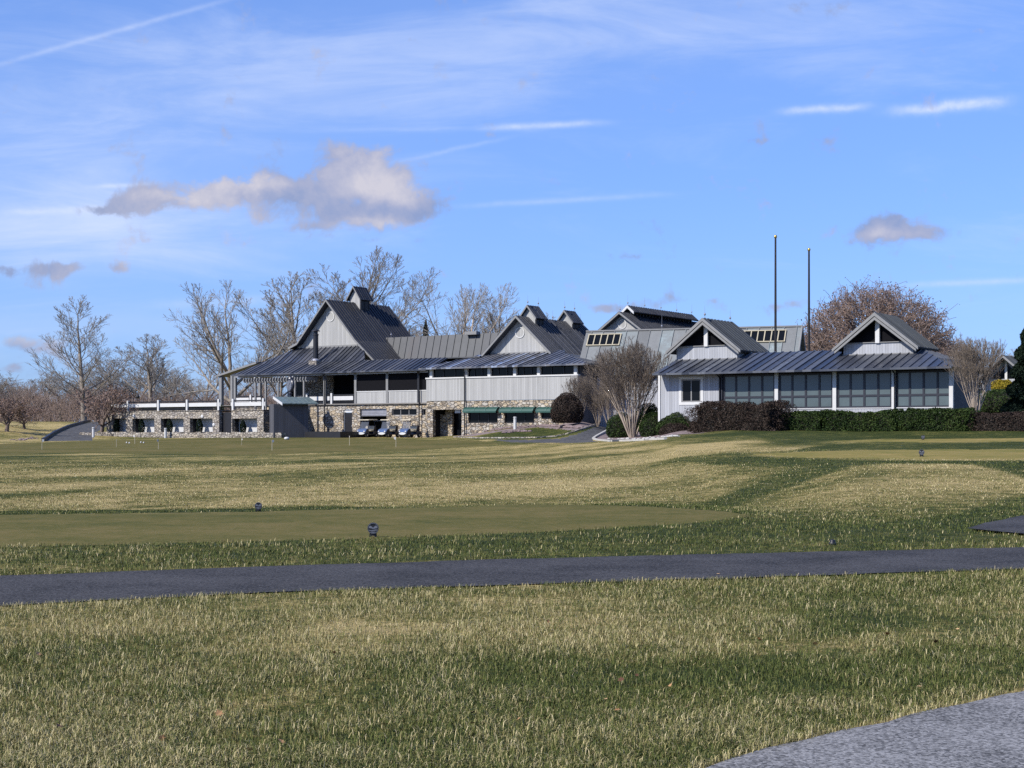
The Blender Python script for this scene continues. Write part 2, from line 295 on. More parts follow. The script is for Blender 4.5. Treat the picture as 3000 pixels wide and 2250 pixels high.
# ------------------------------------------------------------------ terrain
def vnoise(x,y,seed=0):
    x=np.asarray(x,float); y=np.asarray(y,float); xi=np.floor(x).astype(np.int64); yi=np.floor(y).astype(np.int64); fx=x-xi; fy=y-yi
    fx=fx*fx*(3-2*fx); fy=fy*fy*(3-2*fy)
    def h(a,b):
        n=(a*374761393+b*668265263+seed*1442695041)&0x7fffffff; n=((n^(n>>13))*1274126177)&0x7fffffff; return ((n^(n>>16))&0xffff)/65535.0
    return (h(xi,yi)*(1-fx)+h(xi+1,yi)*fx)*(1-fy)+(h(xi,yi+1)*(1-fx)+h(xi+1,yi+1)*fx)*fy
def fbm(x,y,seed=0,o=4):
    r=0;a=.5
    for i in range(o): r=r+a*vnoise(x*2**i,y*2**i,seed+i*17); a*=.5
    return r/(1-.5**o)
COLS={ # photo column: (distance, height) along that line of sight
-700:[(0,0),(29,0),(34,-.3),(45,-.15),(60,.05),(80,.1),(100,.12),(125,.4),(145,1.0),(160,1.6),(180,2.6),(210,3.2),(260,3.4),(420,3)],
0:[(0,0),(29,0),(34,-.3),(45,-.15),(60,.05),(80,.1),(100,.12),(125,.36),(145,.62),(158,.9),(172,2.0),(190,2.9),(230,3.2),(420,3)],
130:[(0,0),(29,0),(34,-.3),(45,-.15),(60,.05),(80,.1),(100,.12),(125,.36),(145,.62),(160,.75),(175,1.5),(195,2.75),(230,3.2),(420,3)],
330:[(0,0),(29.4,0),(34,-.3),(45,-.15),(60,.04),(80,.1),(100,.12),(125,.4),(145,.7),(165,.85),(180,1.7),(205,2.9),(240,3.2),(420,3)],
750:[(0,0),(30,0),(35,-.3),(45,-.15),(60,.03),(80,.1),(100,.13),(125,.5),(147,.95),(170,1.05),(200,2.2),(240,3),(420,3)],
1350:[(0,0),(32.5,0),(37,-.32),(46,-.18),(60,.03),(80,.1),(100,.2),(122,.58),(138,.97),(148,1.2),(165,1.3),(200,2.4),(240,3),(420,3)],
1250:[(0,0),(32,0),(37,-.32),(46,-.18),(60,.03),(80,.1),(100,.17),(122,.55),(140,.95),(165,1.05),(200,2.4),(240,3),(420,3)],
1500:[(0,0),(33.5,0),(39,-.35),(48,-.2),(62,.05),(80,.14),(100,.3),(120,.64),(132,.95),(136,1.18),(146,2.05),(150,2.15),(160,2.2),(200,2.8),(420,3)],
1600:[(0,0),(33.5,0),(39,-.35),(48,-.2),(62,.08),(80,.2),(100,.45),(118,.74),(129,.96),(133,1.2),(143,2.15),(150,2.35),(165,2.5),(200,2.9),(420,3)],
1700:[(0,0),(33,0),(39,-.33),(49,-.12),(63,.14),(80,.38),(100,.65),(116,.83),(125,1.05),(129,1.6),(136,2.4),(150,2.7),(170,2.9),(200,3.2),(420,3)],
1800:[(0,0),(33,0),(39.5,-.32),(49.5,-.1),(64,.2),(80,.5),(97,.8),(112,.92),(122,1.1),(140,1.6),(165,2.6),(200,3.2),(420,3)],
1900:[(0,0),(32.7,0),(40,-.3),(50,-.08),(65,.25),(80,.62),(95,1.0),(107,1.06),(118,1.14),(130,1.5),(150,2.4),(200,3.2),(420,3)],
2000:[(0,0),(32,0),(39,-.3),(49,-.03),(62,.32),(78,.8),(94,1.24),(106,1.44),(114,1.6),(120,2.0),(140,2.8),(200,3.2),(420,3)],
2150:[(0,0),(30,0),(37,-.28),(46,-.02),(56,.33),(68,.66),(80,.98),(95,1.36),(105,1.6),(112,1.9),(118,2.4),(140,3),(200,3.2),(420,3)],
2500:[(0,0),(24,0),(29,-.12),(36,.02),(44,.25),(50,.42),(55,.52),(61,.55),(75,.69),(81,.87),(90,1.08),(98,1.3),(104,1.62),(110,1.8),(118,2.5),(140,3.1),(200,3.2),(420,3)],
3000:[(0,0),(22,0),(27,-.06),(36,.0),(46,.25),(54,.45),(61,.5),(75,.68),(80,.86),(90,1.15),(98,1.5),(104,2.0),(108,2.22),(112,2.35),(122,2.9),(140,3.3),(200,3.4),(420,3)],
3700:[(0,0),(22,0),(27,-.06),(36,.0),(46,.25),(54,.45),(61,.5),(75,.68),(80,.86),(90,1.12),(98,1.5),(105,2.1),(115,2.5),(125,3.2),(200,3.6),(420,3)]}
CK=sorted(COLS); 
def _tab(k):
    a=np.array(COLS[k],float); g=np.concatenate([np.arange(0,30,.25),np.geomspace(30,420,500)])
    z=np.interp(g,a[:,0],a[:,1])
    for w in (7,5): # soften the kinks
        zz=np.convolve(np.pad(z,w,mode='edge'),np.ones(2*w+1)/(2*w+1),'valid'); z=np.where(g>27,zz,z)
    return g,z
TG=_tab(0)[0]; TZ=np.array([_tab(k)[1] for k in CK]); TC=np.array(CK,float)
def H(X,Y):
    X=np.asarray(X,float); Y=np.asarray(Y,float); Yc=np.clip(Y,.5,420); px=np.clip(CX+F*X/np.maximum(Y,.5),TC[0],TC[-1]-1e-3)
    i=np.clip(np.searchsorted(TC,px,'right')-1,0,len(TC)-2); f=(px-TC[i])/(TC[i+1]-TC[i]); f=f*f*(3-2*f)*.6+f*.4
    j=np.clip(np.searchsorted(TG,Yc,'right')-1,0,len(TG)-2); g=(Yc-TG[j])/(TG[j+1]-TG[j])
    a=TZ[i,j]*(1-g)+TZ[i,j+1]*g; b=TZ[i+1,j]*(1-g)+TZ[i+1,j+1]*g; z=a*(1-f)+b*f
    amp=np.clip((Y-34)/12,0,1)*np.clip((150-Y)/25,0,1)
    z=z+amp*((fbm(X/9,Y/11,3,3)-.5)*.26)
    return z*np.clip((900-Y)/450,0,1)
def h1(X,Y): return float(H(X,Y))
def hit(px,py):
    Y=np.geomspace(4,320,4000); X=(px-CX)/F*Y; zr=EYE+(HY-py)/F*Y; k=np.nonzero(H(X,Y)>=zr)[0]
    k=k[0] if len(k) else len(Y)-1; return X[k],Y[k],float(H(X[k],Y[k]))
def at(px,Y): return Vector(((px-CX)/F*Y,Y,h1((px-CX)/F*Y,Y)))
def inpoly(x,y,poly):
    r=np.zeros(x.shape,bool); n=len(poly)
    for i in range(n):
        x0,y0=poly[i]; x1,y1=poly[(i+1)%n]
        if y0==y1: continue
        c=((y0>y)!=(y1>y))&(x<(x1-x0)*(y-y0)/(y1-y0)+x0); r^=c
    return r
TEE=[(-900,1512),(0,1508.5),(750,1500),(1100,1488),(1500,1477),(1800,1481),(2000,1490),(2130,1499),(2210,1512),(2000,1535),(1600,1558),(1100,1577),(500,1592),(0,1602),(-900,1612)]
GREEN=[(-400,1338),(0,1334),(150,1327),(700,1333),(1200,1321),(1420,1306),(1470,1298),(1400,1291),(1200,1287),(1000,1282),(700,1284),(300,1290),(120,1296),(0,1300),(-400,1312)]
TEEA=[(2190,1331),(2400,1322),(2600,1318),(3400,1316),(3400,1345),(2700,1346),(2350,1341)]
TEEB=[(2430,1293),(2600,1287),(3400,1282),(3400,1290),(2700,1296)]
GREENS=[[(1380,1286),(1480,1262),(1580,1252),(1690,1262),(1640,1282),(1480,1288)],[(1990,1495),(2060,1474),(2230,1410),(2380,1368),(2240,1369),(2080,1362),(1965,1343),(2180,1336),(2360,1345),(2700,1349),(3050,1349),(3050,1420),(2960,1385),(2860,1362),(2600,1358),(2500,1366),(2360,1412),(2180,1470),(2130,1497)],
 [(2150,1262),(3100,1258),(3100,1281),(2600,1286),(2400,1294),(2310,1304),(2250,1292),(2200,1275)],[(2300,1324),(2420,1302),(2700,1298),(3100,1293),(3100,1315),(2600,1317)],
 [(2060,1520),(2500,1542),(2800,1505),(3000,1450),(3100,1440),(3100,1560),(2700,1562),(2300,1545)],[(-300,1405),(250,1395),(540,1392),(560,1410),(300,1435),(80,1462),(-300,1470)],[(350,1462),(700,1452),(640,1478),(350,1490)],
 [(450,1352),(1000,1344),(1100,1352),(700,1368)]]
DRIVE=[(1440,1288),(1560,1288.5),(1640,1285),(1690,1272),(1740,1252),(1800,1225),(1850,1205),(1900,1200),(1880,1215),(1808,1245),(1765,1268),(1738,1283),(1735,1291),(1770,1296),(1690,1298),(1500,1296)]
LROAD=[(128,1293),(168,1269),(203,1253),(243,1241),(285,1235),(325,1236),(310,1250),(280,1268),(268,1293)]
BED=[(1738,1289),(1742,1282),(1770,1268),(1815,1247),(1900,1240),(2050,1240),(2100,1262),(1960,1284),(1860,1291),(1780,1293)]
BED2=[(1330,1278),(1420,1266),(1560,1248),(1640,1238),(1760,1225),(1800,1222),(1745,1248),(1690,1262),(1580,1252),(1480,1262),(1380,1278)]
PATH_FAR=[(-500,1705),(0,1690),(300,1679),(700,1664),(1100,1652),(1500,1640),(1900,1630),(2300,1621),(2700,1612),(3000,1605),(3500,1594)]
PATH_NEAR=[(-500,1800),(0,1778),(300,1763),(700,1743),(1100,1728),(1500,1716),(1900,1704),(2300,1691),(2700,1679),(3000,1670),(3500,1657)]
ROAD_EDGE=[(1850,2330),(2076,2250),(2246,2199),(2400,2163),(2585,2121),(2720,2091),(2856,2060),(3000,2027),(3500,1912),(4200,1790)]
def dryness(X,Y,px,py):
    base=np.interp(Y,[0,12,24,34,44,60,90,140,180,260],[.62,.57,.20,.50,.69,.62,.47,.42,.60,.5])
    big=fbm(X/np.interp(Y,[0,14,40],[2.3,3,7]),Y/np.interp(Y,[0,14,40],[1.5,2.2,11]),11,4)-.5; d=base+(fbm((X*.55+Y*.84)/15,(X*.84-Y*.55)/3.2,31,3)-.5)*np.interp(Y,[0,16,20,28,40],[.4,.4,.15,.3,1.25])+big*np.interp(Y,[0,12,18,24,40],[1.8,1.5,.6,.6,.75])
    soft=(fbm(X/2.5,Y/4,23,3)-.5)
    for i,g in enumerate(GREENS):
        m=0
        for ox,oy in ((0,0),(28,2),(-28,-2),(10,6),(-10,-6),(50,-3),(-50,3),(22,-5),(-22,5)): m=m+inpoly(px+ox*.35+soft*26,py+oy*.3+soft*4,g)/9.0
        d=d*(1-m)+m*(np.minimum(d,.07+.3*soft) if i<4 else d-.26)
    m=inpoly(px,py+11,TEE)&~inpoly(px,py,TEE)&(Y>26)&(Y<38); d=np.where(m,.06,d)
    r_=np.array(ROAD_EDGE,float); e_=np.interp(px,r_[:,0],r_[:,1],left=9e9)-py; d=np.where((e_<13+soft*14)&(Y<12),.97,d)
    for (cx,cy,rx,ry,a) in ((1500,1420,520,35,.22),(2600,1430,330,55,.12),(1150,1400,200,25,.16),(2050,1310,160,14,.28),(450,1470,260,12,.2),(100,1270,200,35,.35),(2100,1395,200,25,.15),(1900,1325,200,22,.2),(1800,1330,330,38,.2),(1650,1375,420,32,.16),(1350,1425,420,30,.12),(1150,1318,330,20,-.14)):
        d=d+a*np.exp(-((px-cx)/rx)**2-((py-cy)/ry)**2)
    return np.clip(d,0,1)
def build_ground():
    s=np.concatenate([-np.geomspace(6,.46,26),np.arange(-.44,.4401,.00085),np.geomspace(.46,6,26)])
    Y=np.concatenate([np.geomspace(2.2,260,540),np.geomspace(275,3200,26)])
    ss,YY=np.meshgrid(s,Y); XX=ss*YY; ZZ=H(XX,YY); n,m=ss.shape; px=CX+F*ss; py=HY-F*(ZZ-EYE)/YY
    dry=dryness(XX,YY,px,py)
    V=np.stack([XX,YY,ZZ],-1).reshape(-1,3); idx=np.arange(n*m).reshape(n,m)
    q=np.stack([idx[:-1,:-1],idx[:-1,1:],idx[1:,1:],idx[1:,:-1]],-1).reshape(-1,4)
    fpx=px.ravel()[q].mean(1); fpy=py.ravel()[q].mean(1); fY=YY.ravel()[q].mean(1)
    # terrain is seen twice along a line of sight where it dips, so each region also has its own range of distance
    reg=np.zeros(len(q),int)
    for k,(poly,y0,y1) in enumerate(((TEE,17,36),(GREEN,85,162),(TEEA,52,79),(TEEB,80,97),(DRIVE,112,215),(LROAD,150,235),(BED,108,150),(BED2,128,190)),1):
        reg[(reg==0)&inpoly(fpx,fpy,poly)&(fY>y0)&(fY<y1)]=k
    names=[('lawn','lawn'),('tee_box','short'),('putting_green','short'),('far_tee','tan'),('upper_tee','tan'),('driveway','drive'),('access_road','drive'),('planting_bed','mulch'),('flower_bed','mulch')]
    for k,(nm,mt) in enumerate(names):
        f=q[reg==k]
        if not len(f): continue
        used=np.unique(f); mp=np.zeros(n*m,np.int32); mp[used]=np.arange(len(used))
        o=np_mesh(nm,V[used],mp[f].ravel(),np.arange(len(f))*4,None,M[mt],None,True,{'dry':dry.ravel()[used]}); tag(o,kind='structure')
build_ground()
# near road and cart path: sheets laid on the flat foreground
def flat(px,py): Y=EYE*F/(py-HY); return ((px-CX)/F*Y,Y)
def strip(name,A,B,mat,z=.012,sub=24):
    P=[flat(*p) for p in A]; Q=[flat(*p) for p in B] if isinstance(B[0],tuple) and len(B[0])==2 and B[0][1]>1000 else B
    mb=MB(); n=len(P)
    for i in range(n-1):
        for k in range(sub):
            t0=k/sub;t1=(k+1)/sub; L=lambda a,b,t:(a[0]+(b[0]-a[0])*t,a[1]+(b[1]-a[1])*t,z)
            J=lambda p,q:(p[0],p[1]+(float(fbm(p[0]*1.7,q,77,3))-.5)*.22,p[2])
            mb.face(J(L(Q[i],Q[i+1],t0),1.5),J(L(Q[i],Q[i+1],t1),1.5),J(L(P[i],P[i+1],t1),9.5),J(L(P[i],P[i+1],t0),9.5))
    return tag(mb.build(name,mat),kind='structure')
strip('cart_path',PATH_FAR,PATH_NEAR,M['path'])
RE=[flat(*p) for p in ROAD_EDGE]; strip('near_road',ROAD_EDGE,[(x+9,y-9) for x,y in RE],M['road'])
BR=[(2835,1549),(2900,1532),(3000,1512),(3300,1460)]
strip('path_branch',BR,[(2835,1550),(2900,1558),(3000,1567),(3300,1600)],M['path'],.02)

# ------------------------------------------------------------------ grass
def path_mask(X,Y,px,py,soft=0.0):
    a=np.array(PATH_FAR,float);b=np.array(PATH_NEAR,float); r=np.array(ROAD_EDGE,float)
    on=(py>np.interp(px,a[:,0],a[:,1])-soft)&(py<np.interp(px,b[:,0],b[:,1])+soft)
    on|=py>np.interp(px,r[:,0],r[:,1],left=9e9)+soft*0
    c=np.array(BR,float); on|=(px>2835)&(py>np.interp(px,c[:,0],c[:,1])-2)&(py<np.interp(px,[2835,2900,3000,3300],[1550,1558,1567,1600])+1)
    return on
def grass(name,Y0,Y1,n,hgt,wid,smin=-.40,smax=.40,keep=None,label=None,tone_off=0.0,leanf=1.0):
    # evenly spread as seen from the lawn's near side: density falls with distance
    uu=RNG.random(n); Y=1/(1/Y0+(1/Y1-1/Y0)*uu); s=smin+(smax-smin)*RNG.random(n); X=s*Y; px=CX+F*s
    z=H(X,Y); py=HY-F*(z-EYE)/Y; k=~path_mask(X,Y,px,py)
    if keep is not None: k&=keep(X,Y,px,py)
    k&=RNG.random(len(X))<np.clip(.25+2.6*(fbm(X*.9+7,Y*.9,41,3)-.28),.3,1)
    X,Y,z,px,py=(a[k] for a in (X,Y,z,px,py)); n=len(X)
    d=dryness(X,Y,px,py); clump=fbm(X*2.2,Y*2.2,5,3)
    p=np.clip(d+(clump-.5)*.9+tone_off,0.03,.97); tone=np.where(RNG.random(n)<p*.9,.42+.56*RNG.random(n),.02+.46*RNG.random(n))
    sc=np.maximum(1,Y/13.0)
    h=hgt*(.55+.9*RNG.random(n))*(.6+.8*clump); w=wid*(.55+.6*RNG.random(n))*sc
    az=RNG.random(n)*2*np.pi; lean=(.15+1.25*RNG.random(n))*h*leanf; dx=np.cos(az)*lean; dy=np.sin(az)*lean
    pa=az+np.pi/2+(RNG.random(n)-.5)*1.6; wx=np.cos(pa)*w/2; wy=np.sin(pa)*w/2
    V=np.zeros((n,5,3)); 
    V[:,0]=np.stack([X-wx,Y-wy,z-.01],-1); V[:,1]=np.stack([X+wx,Y+wy,z-.01],-1)
    V[:,2]=np.stack([X+dx*.4+wx*.75,Y+dy*.4+wy*.75,z+h*.62],-1); V[:,3]=np.stack([X+dx*.4-wx*.75,Y+dy*.4-wy*.75,z+h*.62],-1)
    V[:,4]=np.stack([X+dx,Y+dy,z+h*.95-lean*.25],-1)
    b=(np.arange(n)*5)[:,None]; L=np.concatenate([b+np.array([0,1,2,3]),b+np.array([3,2,4])],1).ravel()
    st=(np.arange(n)*7)[:,None]+np.array([0,4])
    o=np_mesh(name,V.reshape(-1,3),L,st.ravel(),None,M['blade'],None,False,{'tone':np.repeat(tone,5)})
    return tag(o,label,'grass',None,'stuff')
GRASS=1.0
grass('near_grass',5.5,17.2,int(620000*GRASS),.046,.0042,-.55,.58,label='rough mixed green and straw grass in the foreground beside the grey road')
grass('thatch',5.5,17.2,190000,.022,.0036,-.55,.58,label='matted dead straw lying between the foreground grass blades',tone_off=.25,leanf=3.0)
teem=lambda X,Y,px,py:~inpoly(px,py,TEE)|(Y>36)
grass('path_grass',14.5,29,int(130000*GRASS),.048,.0045,keep=teem,tone_off=-.06,label='dark green rough grass strip between the asphalt path and the tee')
def farkeep(X,Y,px,py): return ~(inpoly(px,py,TEE)&(Y<36))&~(inpoly(px,py,TEEA)&(Y>52))
grass('slope_grass',28.5,75,int(190000*GRASS),.040,.0042,keep=farkeep,label='pale winter grass covering the rolling slope beyond the tee')

# ------------------------------------------------------------------ clubhouse
C=Frame(1250,155,1.0,33.8)
club=empty('clubhouse',C.loc(),C.rz(),'long grey clubhouse with steep dark metal gables, cupolas and a fieldstone ground floor','building')
def part(mb,name,mat,parent=club,label=None,**k): return tag(mb.build(name,mat,parent,**k),label)
def cop(px0,px1,py0,py1,v,fr=C):   # rectangle of a facade opening in local u,z
    a=fr.pl(px0,(py0+py1)/2,v)[0]; b=fr.pl(px1,(py0+py1)/2,v)[0]; m=(px0+px1)/2
    return a,b,fr.z(m,py1,v),fr.z(m,py0,v)
DECK=3.62; BW=(.75,18.89)
# --- stone ground floor
door_a=cop(1006,1031.7,1200,1272,0); gar=cop(1055,1132.7,1198,1282,0); win_a=cop(1148,1220.5,1198,1217,0); win_b=cop(1237,1247,1198,1217,0)
door_a=(door_a[0],door_a[1],.15,door_a[3]); gar=(gar[0],gar[1],.0,gar[3])
part(MB().wall(-27,.72,-.6,DECK-.12,0,.45,[door_a,gar,win_a,win_b]),'stone_wall',M['stone'])
rec=cop(1268,1352,1200,1283,-1); rec=(rec[0],rec[1],-.05,rec[3]); aw=[cop(1372,1458,1205,1239,-1),cop(1478,1565,1205,1239,-1),cop(1586,1660,1205,1224,-1)]
part(MB().wall(BW[0],BW[1],-.6,3.72,-1,.45,[rec]+aw),'stone_wall',M['stone'])
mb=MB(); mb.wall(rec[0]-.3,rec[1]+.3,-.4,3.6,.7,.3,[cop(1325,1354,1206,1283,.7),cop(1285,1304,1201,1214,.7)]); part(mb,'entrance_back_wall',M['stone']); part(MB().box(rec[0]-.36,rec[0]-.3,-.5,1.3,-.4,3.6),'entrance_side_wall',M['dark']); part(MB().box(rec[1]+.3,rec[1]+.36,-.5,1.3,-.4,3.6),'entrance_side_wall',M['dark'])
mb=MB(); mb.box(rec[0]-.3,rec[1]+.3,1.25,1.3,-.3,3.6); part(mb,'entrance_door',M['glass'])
mb=MB(); mb.box(rec[0]-.05,rec[1]+.05,-.56,.69,rec[3]+.02,rec[3]+.1); part(mb,'entrance_ceiling',M['trim'])
e=cop(1333,1349,1201,1210,-.6); mb=MB(); mb.box(e[0],e[1],-.62,-.57,e[2],e[3]); sg=part(mb,'entrance_sign',M['grey'])
mb=MB(); mb.box(e[0]+.06,e[1]-.06,-.632,-.622,e[2]+.07,e[3]-.07); part(mb,'sign_panel',M['white'],sg)
# interiors, doors, windows of the ground floor
def window(o,v,n,frame,glass,depth=.12,fw=.07,name='window',parent=club,hbar=None,fd=.08):
    mb=MB(); a,b,c,d=o; mb.box(a,b,v+depth,v+depth+fd,c,c+fw); mb.box(a,b,v+depth,v+depth+fd,d-fw,d)
    for k in range(n+1):
        x=a+(b-a)*k/n; x=min(max(x,a+fw/2),b-fw/2); mb.box(x-fw/2,x+fw/2,v+depth+.002,v+depth+fd-.002,c+fw,d-fw)
    if hbar:
        for z in hbar: mb.box(a+fw,b-fw,v+depth+.004,v+depth+fd-.004,z-fw/2,z+fw/2)
    w=part(mb,name,frame,parent); mg=MB(); mg.box(a+.01,b-.01,v+depth+fd-.03,v+depth+fd-.006,c+.01,d-.01); part(mg,'pane',glass,w); return w
window(win_a,0,3,M['trim'],M['glass']); window(win_b,0,1,M['trim'],M['glass'])
for o in aw: window(o,-1,3,M['darkmetal'],M['glass'],.15)
a,b,c,d=door_a; mb=MB(); mb.box(a+.06,b-.06,.2,.26,c,d-.34); dr=part(mb,'door',M['darkmetal']); mb=MB(); mb.box(b-.22,b-.16,.14,.2,c+1.0,c+1.15); part(mb,'handle',M['grey'],dr)
mb=MB(); mb.box(a+.02,b-.02,.12,.2,d-.3,d-.04); mb.box(a+.02,a+.06,.12,.26,c,d-.3); mb.box(b-.06,b-.02,.12,.26,c,d-.3); part(mb,'transom_panel',M['white'])
a,b,c,d=gar; mb=MB()
for k in range(4): mb.box(a,b,.18,.24,d-.17*(k+1)+.02,d-.17*k)
mb.box(a,b,.15,.27,d-.75,d-.69); part(mb,'garage_door',M['grey'])
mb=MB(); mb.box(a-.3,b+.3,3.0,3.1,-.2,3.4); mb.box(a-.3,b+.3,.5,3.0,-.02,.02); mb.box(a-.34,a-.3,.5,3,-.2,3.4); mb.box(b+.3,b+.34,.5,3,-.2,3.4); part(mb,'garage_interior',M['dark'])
mb=MB(); mb.box(a+.6,b-.1,1.5,1.56,1.75,1.82); part(mb,'garage_track',M['grey'])
for o,nn in zip(aw,(3,3,3)):
    a,b,c,d=o; a-=.22; b+=.22; prof=[(0,.42),(.28,.36),(.52,.22),(.66,.0)]; mb=MB(); tr=MB()
    for (y0,z0),(y1,z1) in zip(prof[:-1],prof[1:]): mb.slab([(a,-1-y0,d+z0),(b,-1-y0,d+z0),(b,-1-y1,d+z1),(a,-1-y1,d+z1)],(0,.03,-.04))
    mb.box(a,b,-1.67,-1.64,d-.14,d)
    for x in (a,b): mb.slab([(x,-1,d+.38)]+[(x,-1-y,d+z-.02) for y,z in prof]+[(x,-1.0,d)],(.03 if x==a else -.03,0,0))
    w=part(mb,'awning',M['awning'])
    for k in range(nn+1):
        x=a+(b-a)*k/nn
        for (y0,z0),(y1,z1) in zip(prof[:-1],prof[1:]): tr.bar((x,-1.01-y0,d+z0+.02),(x,-1.01-y1,d+z1+.02),.05,.04)
    tr.box(a,b,-1.7,-1.672,d-.02,d+.03); part(tr,'awning_rib',M['awntrim'],w)
# --- siding
ls=cop(1043,1250,1151,1181,-.08)
part(MB().wall(-9.43,.72,DECK-.1,4.83,-.06,.14),'siding_wall',M['siding'])
part(MB().box(-9.43,.70,-.1,.12,4.835,4.92),'ledge',M['white'])
part(MB().wall(BW[0],BW[1],3.74,5.98,-1.06,.3),'siding_wall',M['siding'])
mb=MB(); mb.box(BW[0]-.06,BW[1]+.06,-1.14,-.7,5.985,6.12); part(mb,'ledge',M['white'])
mb=MB(); mb.box(BW[0],BW[1],-.78,-.7,6.12,7.2); part(mb,'clerestory_glass',M['glass'])
bp=[C.u(p,-1) for p in (1263,1365,1433,1508,1578,1686)]
for x in bp: part(MB().box(x-.17,x+.17,-1.04,-.74,6.12,7.12),'clerestory_post',M['white'])
for i in range(5):
    for k in (1,2):
        x=bp[i]+(bp[i+1]-bp[i])*k/3; part(MB().box(x-.04,x+.04,-.86,-.785,6.12,7.1),'mullion',M['darkmetal'])
# right side wall, receding
mb=MB(); mb.box(BW[1]-.3,BW[1]-.002,-.55,14,-.4,3.72); mb.box(BW[1]-.3,BW[1]-.002,-.76,14,3.74,7.0); part(mb,'side_wall',M['kiosk'])  # wall on the shaded side; its shade is put into the dark colour
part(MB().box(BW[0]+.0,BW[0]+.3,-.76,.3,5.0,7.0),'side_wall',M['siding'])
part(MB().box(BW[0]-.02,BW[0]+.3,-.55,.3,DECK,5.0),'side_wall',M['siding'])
# --- porch
pu=[C.u(p,0) for p in (689.4,952.6,1043,1135.7,1228)]
for i,x in enumerate(pu):
    w=.15; part(MB().box(x-w,x+w,-.13,.13,DECK if x<-10 else 3.5,6.9),'porch_post',M['trim'] if i<4 else M['darkmetal'])
for (x,y,w) in ((-33.84,4.6,.2),(-30.5,3.0,.16),(-28.5,5.5,.16),(-24,5.6,.16)): part(MB().box(x-w,x+w,y-w,y+w,3.0,7.15),'porch_post',M['trim'])
part(MB().box(-27.2,.7,-.12,.12,6.72,7.0),'porch_beam',M['grey'])
part(MB().box(-35,.7,-.2,6,DECK-.12,DECK),'porch_deck',M['deck'])
mb=MB(); mb.box(-17.5,.7,5.9,6.1,DECK,8.4); part(mb,'porch_back_wall',M['screen'])
mb=MB(); mb.box(-21.8,-17.5,5.7,6.1,DECK,8.4); part(mb,'porch_stone_wall',M['stone'])
mb=MB(); mb.box(-24.5,-21.8,5.85,6.1,DECK,8.4); part(mb,'porch_window',M['glass'])
for x0,x1 in ((pu[2],pu[3]),(pu[3],pu[4]),(pu[4],BW[0]-.02)): part(MB().box(x0+.16,x1-.16,.0,.03,4.93,6.7),'porch_screen',M['screen'])
def railing(u0,u1,v,zb,parent,posts=(),board=(0.42,.86),top=1.02,name='railing'):
    mb=MB()
    for z in (.12,.25,.95,top): mb.box(u0,u1,v-.03,v+.03,zb+z-.035,zb+z+.035)
    r=part(mb,name,M['darkmetal'],parent); xs=[u0]+list(posts)+[u1]
    for a,b in zip(xs[:-1],xs[1:]):
        mb=MB(); mb.box(a+.28,b-.28,v-.04,v+.03,zb+board[0],zb+board[1]); part(mb,'rail_board',M['white'],r)
    for x in posts: part(MB().box(x-.12,x+.12,v-.1,v+.1,zb,zb+1.2),'rail_post',M['white'],r)
    return r
railing(C.u(866,0),pu[2]-.1,0,DECK-.05,club,[C.u(900,0),pu[1],C.u(972,0)])
railing(C.u(684,0),C.u(770,0),0,DECK-.05,club,[C.u(735,0)])
# --- roofs
EZ=7.0
mb=MB(); roof_poly(mb,[(-26.8,-.8,EZ),(.9,-.8,EZ),(.9,2.4,8.32),(-25.67,2.4,8.32)],(1,0,0),.62); roof_poly(mb,[(-25.67,2.4,8.32),(-10.2,2.4,8.32),(-13.4,6,10.75),(-21.5,6,10.75)],(1,0,0),.62)
mb.box(-26.8,.9,-.95,-.8,EZ-.12,EZ+.04); part(mb,'porch_roof',M['roof_porch'])
mb=MB(); roof_poly(mb,[(-34.25,4.3,7.26),(-34.25,13,7.26),(-23.5,13,9.9),(-28.3,4.3,8.62)],(0,1,0),.62); part(mb,'wing_roof',M['roof_side'])
mb=MB(); mb.slab([(-34.25,4.2,7.3),(-27.9,4.2,8.72),(-27.9,4.2,8.5),(-34.25,4.2,7.08)],(0,.09,0)); part(mb,'rake_board',M['trim'])
mb=MB(); roof_poly(mb,[(-12,9.6,8.8),(4.6,9.6,8.8),(4.6,10.3,11.32),(-15.5,10.3,11.32)],(1,0,0),.95); mb.slab([(-10.3,2.4,8.36),(5,2.4,8.36),(5,9.7,8.5),(-10.8,9.7,8.5)],(0,0,-.12)); part(mb,'connector_roof',M['roof_con'])
mb=MB(); roof_poly(mb,[(-14,14,10.3),(4.6,14,10.3),(4.6,10.3,11.3),(-14,10.3,11.3)],(1,0,0),1.25); part(mb,'connector_roof',M['roof_con'])
part(MB().box(C.u(1366,10),C.u(1400,10),9.7,10.5,11.2,11.55),'roof_hatch',M['trim'])
